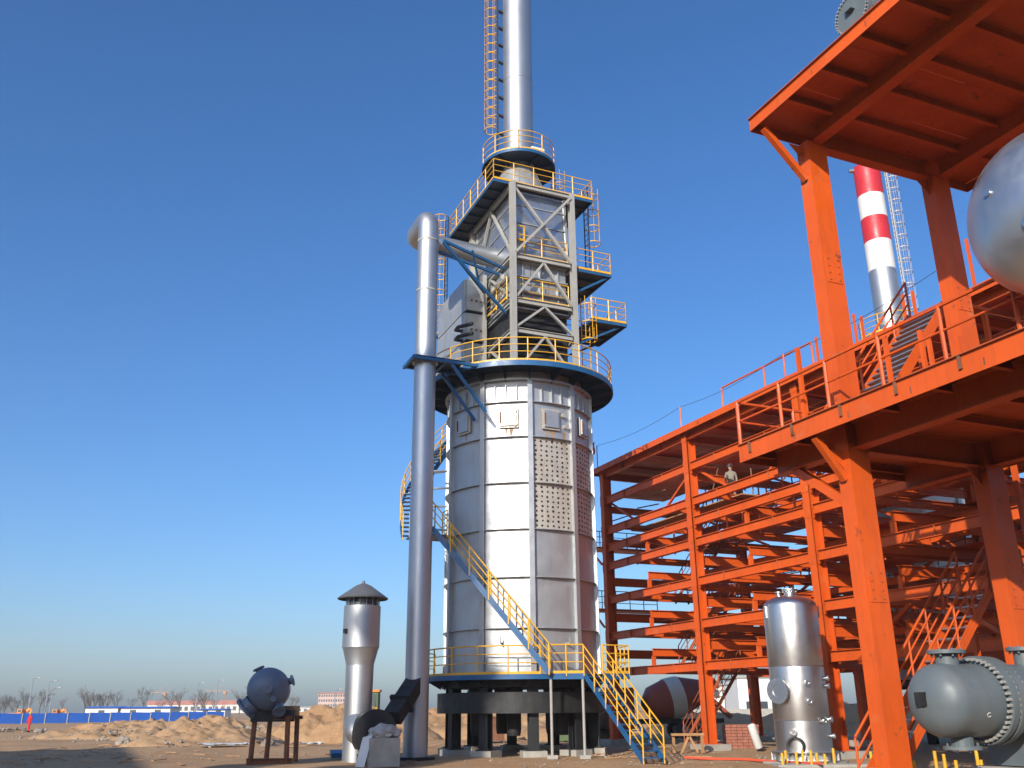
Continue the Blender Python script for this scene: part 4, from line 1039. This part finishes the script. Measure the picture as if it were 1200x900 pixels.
for z in (15, 17.2, 19.2):
    for p in (-1.5, 1.5): part('beam', MB().ibeam(lp(-2.1, p, z, T2), lp(2.1, p, z, T2), .22, .16), 'frame_grey', H2)
    for a in (-2.2, 2.2): part('beam', MB().ibeam(lp(a, -1.4, z, T2), lp(a, 1.4, z, T2), .22, .16), 'frame_grey', H2)
part('hood', MB().lathe([(1.8, 18.5), (.85, 21.6)], T2, 24), 'casing', H2, True)
deck(H2, -2.8, 2.8, -2.4, 2.4, 19.5, 'frbl', T2)
S2 = thing('chimney_stack', 'silver chimney with red and white painted bands near its top, right side', 'chimney', T2 + Z * 21.6)
for z0, z1, m in ((21.6, 26.15, 'galvanised'), (26.15, 28.05, 'white_paint'), (28.05, 29.65, 'red_paint'), (29.65, 31.2, 'white_paint'), (31.2, 33.3, 'red_paint')):
    part('band', MB().lathe([(.78, z0), (.78, z1)] + ([(.7, z1), (.7, z1 - 1)] if z1 > 33 else []), T2, 48), m, S2, True)
part('deck', arcband(MB(), 0, 360, .8, 1.8, 21.7, 21.8, 32, T2), 'blue_paint', S2, True)
railing(S2, arcpts(0, 360, 1.75, 21.8, None, T2), step=1.3)
d = pol(80, 1, 0) - T
ladder(S2, pol(80, 1.08, 22.0, T2), pol(80, 1.08, 33.2, T2), d, w=.4, c0=1.6, hoop=.8, m='frame_grey', cm='bare_plate', cr=.3)
part('top_lug', MB().tube(pol(-95, .78, 33.15, T2), pol(-95, 1.05, 33.15, T2), .14, 12), 'insulation', S2, True)

# ================================================================== BACKGROUND, LEFT
FN = thing('site_fence', 'bright blue panel fence along the far edge of the site', 'fence', (-72, 150, 0))
f0, f1 = V((-104, 132, 0)), V((-54, 182, 0)); nf = 20
for i in range(nf):
    a, b = f0.lerp(f1, i / nf), f0.lerp(f1, (i + 1) / nf); d = (b - a).normalized()
    part('panel', MB().bar(a + d * .1 + Z * .92, b - d * .1 + Z * .85, .06, 1.55), 'fence_blue', FN)
    part('post', MB().bar(a - Z * .1, a + Z * 1.75, .14, .14), 'frame_grey', FN)
def shed(x0, x1, y, dp, h, label, wall='white_paint', roof='fence_blue', nwin=4):
    s = thing('site_shed', label, 'shed', ((x0 + x1) / 2, y, 0))
    part('wall', MB().box(x0, x1, y, y + dp, 0, h), wall, s)
    m = y + dp / 2
    part('roof', MB().add([(x0 - .3, y - .4, h), (x1 + .3, y - .4, h), (x1 + .3, m, h + .3), (x0 - .3, m, h + .3), (x0 - .3, y + dp + .4, h), (x1 + .3, y + dp + .4, h)],
                          [(0, 1, 2, 3), (3, 2, 5, 4), (0, 3, 4), (1, 5, 2), (0, 4, 5, 1)]), roof, s)
    for i in range(nwin):
        x = x0 + (x1 - x0) * (i + .5) / nwin
        w = part('window' if i % 3 else 'door', MB().box(x - .6, x + .6, y - .03, y + .05, (.9 if i % 3 else .05), 2.1), 'window_dark', s)
    return s
shed(-83.5, -77.2, 190, 5, 2.5, 'short white shed behind the blue fence', nwin=1)
shed(-76.6, -67, 190, 5, 2.4, 'long white shed with blue roof edge behind the blue fence', nwin=2)
shed(-73, -67, 226, 5, 2.0, 'small blue and white cabin at the right end of the blue fence', 'white_paint', 'fence_blue', 2)
def lamp(x, y, h, label):
    l = thing('lamp_post', label, 'lamp post', (x, y, 0), 'lamp posts beyond the site fence')
    part('pole', MB().tube((x, y, 0), (x, y, h), .22, 8, .12), 'insulation', l, True)
    part('arm', MB().tube((x, y, h - .1), (x + 1.2, y, h + .25), .07, 6), 'insulation', l)
    part('lamp_head', MB().obox((x + 1.6, y, h + .28), V((.5, 0, .08)), V((0, .18, 0)), Z * .08), 'frame_grey', l)
lamp(-124.5, 250, 10, 'leftmost tall white lamp post beyond the blue fence')
lamp(-122.6, 255, 9.4, 'second tall lamp post from the left, close beside the first')
lamp(-119, 250, 7.5, 'short thin lamp post right of the leftmost pair')
lamp(-98, 300, 9.8, 'white lamp post left of the orange crane')
lamp(-92.5, 302, 10.6, 'taller white lamp post just by the orange crane')
lamp(-59, 320, 8.0, 'lamp post standing left of the distant pink building')
def excavator(x, y, label, k=1.0, flip=1):
    e = thing('excavator', label, 'excavator', (x, y, 0))
    bx = lambda n, x0, x1, y0, y1, z0, z1, m: part(n, MB().box(x + min(x0 * flip, x1 * flip) * k, x + max(x0 * flip, x1 * flip) * k, y + y0, y + y1, z0 * k, z1 * k), m, e)
    bx('track', -1.9, 1.9, -1.5, -.9, 0, .9, 'rubber'); bx('track', -1.9, 1.9, .9, 1.5, 0, .9, 'rubber')
    bx('body', -2.0, 1.2, -1.3, 1.3, 1.0, 2.1, 'machine_orange'); bx('cab', .2, 1.5, -1.25, -.1, 2.1, 3.1, 'machine_orange'); bx('cab_window', .4, 1.3, -1.28, -1.2, 2.3, 2.95, 'glass')
    b = lambda n, p, q, w: part(n, MB().bar((x + p[0] * flip * k, y, p[1] * k), (x + q[0] * flip * k, y, q[1] * k), w, w * 1.3), 'machine_orange', e)
    b('boom', (1.0, 1.9), (2.9, 3.2), .4); b('stick', (2.9, 3.2), (3.6, 1.6), .3); b('bucket', (3.6, 1.6), (3.3, .8), .8)
excavator(-104, 205, 'orange excavator at the far left edge beyond the blue fence', .8, 1)
excavator(-98, 208, 'orange excavator right of the lamp posts beyond the blue fence', .75, 1)
def crane(x, y, h, jib, label, m='crane_dull'):
    c = thing('tower_crane', label, 'crane', (x, y, 0), 'distant tower cranes')
    mb = MB(); w = .5
    for sx in (-w, w):
        for sy in (-w, w): mb.bar((x + sx, y + sy, 0), (x + sx, y + sy, h), .18, .18)
    n = int(h / 1.6)
    for i in range(n):
        z = i * 1.6; s = 1 if i % 2 else -1
        mb.bar((x - w * s, y - w, z), (x + w * s, y - w, z + 1.6), .12, .12); mb.bar((x - w, y + w * s, z), (x - w, y - w * s, z + 1.6), .12, .12)
    part('mast', mb, m, c)
    mb = MB().bar((x + 3 * (1 if jib < 0 else -1), y, h), (x + jib, y, h), .28, .28).bar((x + jib * .5, y, h + .2), (x, y, h + 3), .15, .15)
    part('jib', mb, m, c); part('cab', MB().box(x - .8, x + .8, y - .8, y + .8, h - 1.6, h - .3), m, c)
crane(-149, 500, 11.5, -11, 'orange tower crane with short jib pointing left, left of the round vessel')
crane(-180, 500, 11, -9, 'faint tower crane above the white sheds')
def far_block(name, label, x0, x1, y, dp, h, floors, cols, wall, roof=None, rh=0):
    b = thing(name, label, 'building', ((x0 + x1) / 2, y, 0))
    part('wall', MB().box(x0, x1, y, y + dp, 0, h), wall, b)
    if roof: part('roof', MB().box(x0 - .5, x1 + .5, y - .5, y + dp + .5, h, h + rh), roof, b)
    for f in range(floors):
        mb = MB()
        for c in range(cols):
            x = x0 + (x1 - x0) * (c + .5) / cols; w = (x1 - x0) / cols * .28
            mb.box(x - w, x + w, y - .04, y + .1, h * (f + .3) / floors, h * (f + .78) / floors)
        stuff(part('windows', mb, 'window_dark', b))
    return b
far_block('apartment_building', 'long pink brick block with rows of windows on the horizon', -121, -97, 600, 12, 11.5, 4, 16, 'pink_wall', 'roof_red', .5)
far_block('factory_building', 'low reddish shed roof on the horizon behind the white sheds', -320, -215, 850, 20, 7, 1, 20, 'plaster', 'roof_red', 3.5)
far_block('factory_building', 'long grey wall of a low hall on the horizon left of the round vessel', -215, -120, 820, 20, 3.6, 1, 18, 'plaster', 'concrete', 1.0)
# bare winter trees
def bare_tree(seed, h):
    rd = random.Random(seed); tk = MB(); cr = MB()
    def grow(mb, p, d, l, r, dep):
        q = p + d * l
        mb.tube(p, q, r, 5 if dep < 2 else 3, r * .65, False)
        if dep >= 6: return
        for k in range(rd.choice((2, 3)) if dep else 5):
            ax = d.orthogonal().normalized(); ax.rotate(Matrix.Rotation(rd.uniform(0, 6.28), 3, d))
            nd = (d + ax * rd.uniform(.3, .75) + Z * .12).normalized()
            grow(cr, p.lerp(q, rd.uniform(.5, 1)), nd, l * rd.uniform(.55, .8), r * .6, dep + 1)
    grow(tk, V((0, 0, 0)), Z.copy(), h * .38, h * .022, 0)
    return tk, cr
protos = []
for s in range(4):
    t, c = bare_tree(s + 3, 8.5 + s); protos.append((t, c))
tr = random.Random(12); meshes = {}
TX = []
for k in range(46):
    ang = tr.uniform(-29.5, -12.5) if k < 40 else tr.uniform(10, 16); dist = tr.uniform(270, 560)
    TX.append((math.tan(R(ang)) * dist, dist))
TX.sort()
for i, (x, y) in enumerate(TX):
    k = i % 4; sc_ = tr.uniform(.7, 1.25)
    q_ = x / y; where = 'left of the white sheds' if q_ < -.44 else ('above the white sheds' if q_ < -.34 else ('left of the round blue vessel' if q_ < -.25 else ('between the round vessel and the duct pipe' if q_ < 0 else 'seen through the orange rack')))
    t = bpy.data.objects.new('bare_tree', None); COL.objects.link(t); t.location = (x, y, 0); t.scale = (sc_,) * 3; t.rotation_euler = (0, 0, tr.uniform(0, 6))
    tag(t, 'hazy leafless tree on the horizon ' + where, 'tree', 'leafless trees on the horizon'); ORG[t.name] = V((0, 0, 0))
    if k not in meshes:
        a = part('trunk', protos[k][0], 'bark', t); b = part('crown', protos[k][1], 'bark', t); meshes[k] = (a.data, b.data)
    else:
        for nm, me in zip(('trunk', 'crown'), meshes[k]):
            o = bpy.data.objects.new(nm, me); COL.objects.link(o); o.parent = t

# ================================================================== BACKGROUND, RIGHT (seen through the rack)
WH = thing('white_house', 'cream two storey house with arched windows seen under the orange rack', 'house', (43, 225, 0))
part('wall', MB().box(38, 48.5, 225, 235, 0, 6.4), 'plaster', WH); part('cornice', MB().box(37.6, 48.9, 224.6, 235.4, 6.4, 6.8), 'white_paint', WH)
def arch(root, x, y, z, w, h, m='window_dark'):
    pr = [(-w / 2, 0), (w / 2, 0), (w / 2, h - w / 2)] + [(w / 2 * math.cos(R(t)), h - w / 2 + w / 2 * math.sin(R(t))) for t in range(20, 161, 20)] + [(-w / 2, h - w / 2)]
    part('window', MB().prism(pr, V((x, y - .06, z)), V((x, y + .05, z)), V((1, 0, 0)), Z), m, root)
for i in range(4):
    arch(WH, 39.6 + i * 2.4, 225, .6, 1.3, 2.2); arch(WH, 39.6 + i * 2.4, 225, 3.7, 1.2, 1.9)
AR = thing('arcade_building', 'long low cream building with a row of arches right of the two storey house', 'building', (56, 228, 0))
part('wall', MB().box(48.6, 66, 227, 236, 0, 4.6), 'plaster', AR); part('cornice', MB().box(48.6, 66.3, 226.7, 236.3, 4.6, 4.95), 'white_paint', AR)
for i in range(7): arch(AR, 50 + i * 2.4, 227, .3, 1.7, 3.3)
WB = thing('white_building', 'plain white block building behind the stainless vessel', 'building', (44, 160, 0))
part('wall', MB().box(36.8, 44.5, 160, 170, 0, 6.3), 'white_paint', WB); part('roof', MB().box(36.5, 44.8, 159.7, 170.3, 6.3, 6.6), 'concrete', WB)
for i in range(3): part('window', MB().box(38 + i * 2.3, 39.2 + i * 2.3, 159.95, 160.1, 1.2, 2.6), 'window_dark', WB)
o = part('boundary_wall', MB().box(20, 90, 150, 150.3, 0, 1.5), 'concrete', loc=(40, 150, 0)); tag(o, 'low grey boundary wall in front of the white houses', 'wall')
# concrete mixer truck under the rack
MX = thing('mixer_truck', 'dusty red concrete mixer truck parked behind the orange rack', 'truck', (9, 60, 0))
mo = V((9.2, 60, 0)); md = V((1, .15, 0)).normalized(); ms = V((-.15, 1, 0)).normalized()
mq = lambda u, v, z: mo + md * u + ms * v + Z * z
part('chassis', MB().obox(mq(0, 0, 1.0), md * 3.6, ms * .45, Z * .14), 'black_steel', MX)
part('cab', MB().prism([(-1.0, .6), (.75, .6), (.75, 1.9), (.5, 2.9), (-1.0, 2.95)], mq(-3.2, -1.15, 0), mq(-3.2, 1.15, 0), md * -1, Z), 'machine_red', MX)
part('windscreen', MB().obox(mq(-3.86, 0, 2.35), md * .03, ms * .95, Z * .4), 'glass', MX)
part('side_window', MB().obox(mq(-3.2, -1.16, 2.35), md * .4, ms * .02, Z * .3), 'glass', MX)
dax = (md * 1 + Z * .22).normalized()
part('drum', MB().lathe([(.35, -2.0), (.95, -1.5), (1.2, -.4), (1.2, .4), (.6, 2.1), (.5, 2.3)], mq(.6, 0, 2.35), 28, dax), 'machine_red', MX, True)
part('drum_band', MB().lathe([(1.215, -.45), (1.23, -.2), (1.23, .2), (1.215, .45)], mq(.6, 0, 2.35), 28, dax), 'plaster', MX, True)
part('hopper', MB().prism([(-.5, 2.9), (.5, 2.9), (.2, 3.5), (-.3, 3.5)], mq(3.0, -.4, 0), mq(3.0, .4, 0), md, Z), 'machine_red', MX)
part('chute', MB().bar(mq(3.1, 0, 2.2), mq(4.2, 0, 1.2), .5, .2), 'machine_red', MX)
for u in (-2.9, .9, 2.2):
    for v in (-.95, .95):
        w = part('wheel', MB().lathe([(0, -.16), (.5, -.16), (.52, -.1), (.52, .1), (.5, .16), (0, .16)], mq(u, v, .52), 24, ms), 'rubber', MX, True)
        part('rim', MB().lathe([(0, -.18), (.24, -.18), (.26, .18), (0, .18)], mq(u, v, .52), 14, ms), 'frame_grey', w, True)
# ground clutter under the rack
tb = thing('trestle', 'rough orange wooden trestle on the dirt left of the rack column', 'trestle', (7.2, 41.4, 0))
part('top', MB().bar((6.55, 41.3, .72), (7.95, 41.5, .72), .16, .1), 'wood', tb)
for x, dx in ((6.65, 0), (7.3, -.35), (7.3, .35), (7.85, 0)): part('leg', MB().bar((x + dx, 41.4, 0), (x, 41.4, .68), .09, .09), 'wood', tb)
bp_ = thing('brick_stack', 'stack of red bricks beside the rack column base', 'brick stack', (10.4, 45.5, 0))
bme = None
for lz in range(8):
    for bx_ in range(6):
        for by in range(2):
            c = V((9.75 + bx_ * .255 + (lz % 2) * .02, 45.2 + by * .4, .06 + lz * .13))
            if bme is None:
                b = part('brick', MB().obox(c, V((.12, 0, 0)), V((0, .19, 0)), Z * .058), 'brick', bp_); bme = b.data; bc0 = c
            else:
                b = bpy.data.objects.new('brick', bme); COL.objects.link(b); b.parent = bp_; b.location = c - bc0; b.rotation_euler = (0, 0, 0)
o = part('white_pipe', MB().lathe([(.16, 0), (.18, .03), (.18, .95), (.14, 1.0), (.14, .8)], (10.5, 42.6, .12), 20, (-.28, -.1, .95)), 'white_paint', smooth=True, loc=(10.5, 42.6, 0)); tag(o, 'short white pipe leaning by the base of the rack column', 'pipe')
tp = thing('tent', 'dull green tarpaulin tent behind the furnace legs', 'tent', (3.6, 58, 0))
part('canopy', MB().add([(2.6, 57, 0), (4.7, 57, 0), (4.7, 57, 2.0), (3.65, 57, 2.7), (2.6, 57, 2.0), (2.6, 61, 0), (4.7, 61, 0), (4.7, 61, 2.0), (3.65, 61, 2.7), (2.6, 61, 2.0)],
     [(0, 1, 2, 3, 4), (5, 9, 8, 7, 6), (0, 5, 6, 1), (1, 6, 7, 2), (2, 7, 8, 3), (3, 8, 9, 4), (4, 9, 5, 0)]), 'green_tarp', tp)
part('flap', MB().obox((3.2, 56.96, .95), V((.4, 0, 0)), V((0, .02, 0)), Z * .92), 'green_tarp', tp)
part('pennant', MB().obox((2.75, 56.9, 1.6), V((.14, 0, .03)), V((0, .01, 0)), Z * .22), 'red_paint', tp)
rb = thing('rusty_box', 'rust red steel box standing behind the furnace legs', 'box', (-1.2, 56, 0))
part('body', MB().box(-1.9, -.6, 55.5, 56.6, .1, 1.3), 'rusty', rb); part('lid', MB().box(-1.95, -.55, 55.45, 56.65, 1.3, 1.38), 'rusty', rb)
for x in (-1.75, -.85): part('skid', MB().box(x, x + .12, 55.5, 56.6, 0, .1), 'black_steel', rb)
yl = thing('yellow_ladder', 'yellow step frame standing behind the blower', 'ladder', (-6.9, 46, 0))
for x in (-6.6, -5.9): part('leg', MB().bar((x, 46, 0), (x + .05, 46.3, 1.9), .07, .07), 'yellow_paint', yl)
for k in range(6): part('rung', MB().bar((-6.6, 46 + .05 * k, .3 + .28 * k), (-5.88, 46 + .05 * k, .3 + .28 * k), .05, .05), 'yellow_paint', yl)
# big rocks and slabs in the left foreground
for i, (x, y, r, lb) in enumerate(((-44.5, 92, .5, 'pale boulder on the dirt right of the red suited worker'), (-22.6, 57, .5, 'pale broken slab at the left end of the near rubble heap'), (-13, 52, .4, 'dark lump lying between the rubble heap and the round vessel'))):
    mb = MB(); rock(mb, (x, y, r * .25), r, 90 + i, .6, 3); o = part('boulder', mb, 'stone', loc=(x, y, 0)); tag(o, lb, 'rock')
o = part('timber', MB().bar((-14.6, 55, .35), (-12.6, 54.4, .12), .25, .12), 'black_steel', loc=(-13.5, 55, 0)); tag(o, 'dark plank lying on the near rubble heap left of the round vessel', 'plank')
for i, (x, y, s, lb) in enumerate(((-15.5, 52.5, 1.0, 'pale plastic sheet lying flat on the dirt before the rubble heap'), (-10.9, 53, .5, 'white scrap lying on the dirt just left of the stand'))):
    mb = MB(); nn = 10; vs = []
    for k in (0, .02):
        vs += [V((x + (u / nn - .5) * 2.4 * s, y + (v / nn - .5) * 1.4 * s, .12 + k + .1 * noise.noise(V((u * .6, v * .6, i * 5))))) for v in range(nn + 1) for u in range(nn + 1)]
    N = (nn + 1) ** 2
    for k in (0, N): mb.f += [(k + v * (nn + 1) + u, k + v * (nn + 1) + u + 1, k + (v + 1) * (nn + 1) + u + 1, k + (v + 1) * (nn + 1) + u) for v in range(nn) for u in range(nn)]
    mb.v = vs; o = part('plastic_sheet', mb, 'white_paint', smooth=True, loc=(x, y, 0)); tag(o, lb, 'sheet')
db_ = random.Random(21)
mbd = MB()
for i in range(160):
    x, y = db_.uniform(-24, 7), db_.uniform(35, 60); t = db_.uniform(0, 3.1); l = db_.uniform(.08, .5)
    d_ = V((math.cos(t), math.sin(t), db_.uniform(-.1, .1))); mbd.bar(V((x, y, .05)) - d_ * l, V((x, y, .07)) + d_ * l, db_.uniform(.03, .12), .03)
o = stuff(part('debris', mbd, 'wood')); tag(o, 'small wood offcuts and scraps scattered over the dirt', 'debris')
# small loader cab behind the round vessel
LC = thing('wheel_loader', 'green loader cab with orange roof showing behind the round vessel', 'loader', (-11, 70, 0))
part('body', MB().box(-13.4, -9.2, 69.4, 70.8, .7, 1.6), 'machine_orange', LC)
part('cab', MB().box(-11.05, -9.75, 69.5, 70.7, 1.6, 3.0), 'green_tarp', LC); part('cab_window', MB().box(-10.9, -9.9, 69.45, 69.5, 2.0, 2.85), 'glass', LC); part('cab_roof', MB().box(-11.15, -9.65, 69.4, 70.8, 3.0, 3.15), 'machine_orange', LC)
for x in (-12.4, -9.9):
    for y in (69.3, 70.9): part('wheel', MB().lathe([(0, -.2), (.62, -.2), (.65, 0), (.62, .2), (0, .2)], (x, y, .65), 20, (0, 1, 0)), 'rubber', LC, True)
part('bucket', MB().prism([(0, 0), (.9, 0), (.9, .12), (.15, .9), (0, .9)], V((-13.6, 69.2, .2)), V((-13.6, 71, .2)), V((-1, 0, 0)), Z), 'machine_orange', LC)

# ================================================================== PEOPLE
def person(loc, heading, suit, hat, label, k=1.0):
    p = thing('person', label, 'person', loc)
    c, s = math.cos(heading), math.sin(heading)
    def w(x, y, z): return (k * (x * c - y * s), k * (x * s + y * c), k * z)
    J = [(0, 0, .95, .15), (0, 0, 1.15, .15), (0, .01, 1.38, .17), (0, .01, 1.48, .07), (0, .02, 1.56, .06), (0, .02, 1.68, .095),
         (-.1, 0, .9, .105), (-.12, .04, .5, .075), (-.13, .0, .09, .055), (-.13, .14, .05, .05), (.1, 0, .9, .105), (.12, -.03, .5, .075), (.13, -.1, .09, .055), (.13, .04, .05, .05),
         (-.21, 0, 1.38, .075), (-.27, -.03, 1.1, .055), (-.24, .08, .86, .042), (-.23, .12, .78, .04), (.21, 0, 1.38, .075), (.28, .02, 1.1, .055), (.25, .14, .9, .042), (.24, .2, .83, .04)]
    E_ = [(0, 1), (1, 2), (2, 3), (3, 4), (4, 5), (0, 6), (6, 7), (7, 8), (8, 9), (0, 10), (10, 11), (11, 12), (12, 13), (2, 14), (14, 15), (15, 16), (16, 17), (2, 18), (18, 19), (19, 20), (20, 21)]
    me = bpy.data.meshes.new('body'); me.from_pydata([w(*j[:3]) for j in J], E_, [])
    bm = bmesh.new(); bm.from_mesh(me); sk = bm.verts.layers.skin.verify(); bm.verts.ensure_lookup_table()
    for i, v in enumerate(bm.verts): v[sk].radius = (J[i][3] * k,) * 2; v[sk].use_root = (i == 0)
    bm.to_mesh(me); bm.free()
    o = bpy.data.objects.new('body', me); COL.objects.link(o); o.parent = p; o.modifiers.new('Skin', 'SKIN'); o.modifiers.new('Sub', 'SUBSURF').levels = 1
    me.materials.append(MATS[suit]); ORG[o.name] = V(loc)
    L0 = V(loc)
    hd = MB().lathe([(0, -.13), (.06, -.12), (.088, -.05), (.095, .03), (.085, .1), (0, .13)], L0 + V(w(0, .03, 1.67)), 14)
    h = part('head', hd, 'skin', p, True)
    part('nose', MB().tube(L0 + V(w(0, .1, 1.66)), L0 + V(w(0, .15, 1.65)), .016 * k, 6), 'skin', h)
    ht = part('hard_hat', MB().lathe([(.15, 0), (.152, .012), (.12, .02), (.115, .07), (.08, .12), (0, .145)], L0 + V(w(0, .03, 1.715)), 18), hat, p, True)
    for x, y in ((-.13, .08), (.13, -.02)): part('boot', MB().obox(L0 + V(w(x, y, .045)), V(w(.055, 0, 0)), V(w(0, .14, 0)), Z * .05), 'boot', p)
    return p
person((-47.5, 96, 0), 2.6, 'suit_red', 'hat_yellow', 'worker in red overalls and yellow hard hat walking by the blue fence')
person(tuple(kl(-.6, 2.9, 14.58)), .6, 'cloth_grey', 'hat_white', 'worker in white hard hat whose head shows above the rack roof')
person(tuple(kl(-1.0, 1.6, 11.05)), 2.9, 'cloth_grey', 'hat_white', 'worker in white hard hat standing on scaffold boards under the rack roof', .97)

# ================================================================== PLANT BEHIND THE VIEWPOINT (its shadow reaches the left foreground; low building added for shade)
HB = thing('process_building', 'large plain plant building whose shadow darkens the left foreground', 'building', (-48, -8, 0))
hc = V((-40.2, 8.2, 0)); HH = 20.0
part('wall', MB().lbox(hc, -30, 0, -26, 0, 0, HH), 'plaster', HB)
part('parapet', MB().lbox(hc, -30.2, .2, -26.2, .2, HH, HH + .4), 'concrete', HB)
for f in range(4):
    for i in range(6): part('window', MB().lbox(hc, -28 + i * 4.8, -25.6 + i * 4.8, -.02, .05, 2 + f * 4.6, 4.4 + f * 4.6), 'window_dark', HB)
def col_tower(tgt, D, h, r, label):
    b = V((tgt[0], tgt[1], 0)) - V((SUND.x, SUND.y, 0)).normalized() * D
    c = thing('distillation_column', label, 'column', b)
    part('shell', MB().lathe([(r, 0), (r, h - r * .5), (r * .7, h - r * .15), (0, h)], b, 32), 'galvanised', c, True)
    for z in (h * .35, h * .7): part('platform', MB().lathe([(r, z), (r + .9, z), (r + .9, z + .1), (r, z + .1)], b, 24), 'blue_paint', c, True)
nn_ = V((math.cos(R(SUN_AZ)), -math.sin(R(SUN_AZ)), 0))
tq = V((-3.78, 37.6, 0)) + nn_ * .75
col_tower(tq, 60, 16.3 + 60 * math.tan(R(SUN_EL)), 1.25, 'tall column whose shadow falls on the duct pipe and left furnace panels')
col_tower(V((-8.8, 34.8, 0)), 52, 3.9 + 52 * math.tan(R(SUN_EL)), 1.3, 'column whose shadow falls on the round blue vessel')

CB = thing('shade_building', 'added unseen low building that shades the ground near the viewpoint', 'building', (4, -12, 0))  # unseen block added to cut ground bounce under the orange decks
part('wall', MB().box(-10, 30, -22, -6, 0, 8.2), 'plaster', CB); part('roof', MB().box(-10.4, 30.4, -22.4, -5.6, 8.2, 8.5), 'concrete', CB)
for i in range(9): part('window', MB().box(-8 + i * 4.2, -6 + i * 4.2, -6.05, -5.95, 1.2, 3.0), 'window_dark', CB)
# ================================================================== HAZE
hz = bpy.data.materials.new('haze'); hz.use_nodes = True
hn = hz.node_tree; hn.nodes.remove(hn.nodes['Principled BSDF'])
pv = hn.nodes.new('ShaderNodeVolumePrincipled'); pv.inputs['Color'].default_value = (.84, .87, .90, 1); pv.inputs['Density'].default_value = .00035
hn.links.new(pv.outputs[0], hn.nodes['Material Output'].inputs['Volume'])
MATS['haze'] = hz
o = part('haze', MB().box(-700, 700, -120, 1150, -1.2, 66), 'haze'); o['kind'] = 'stuff'
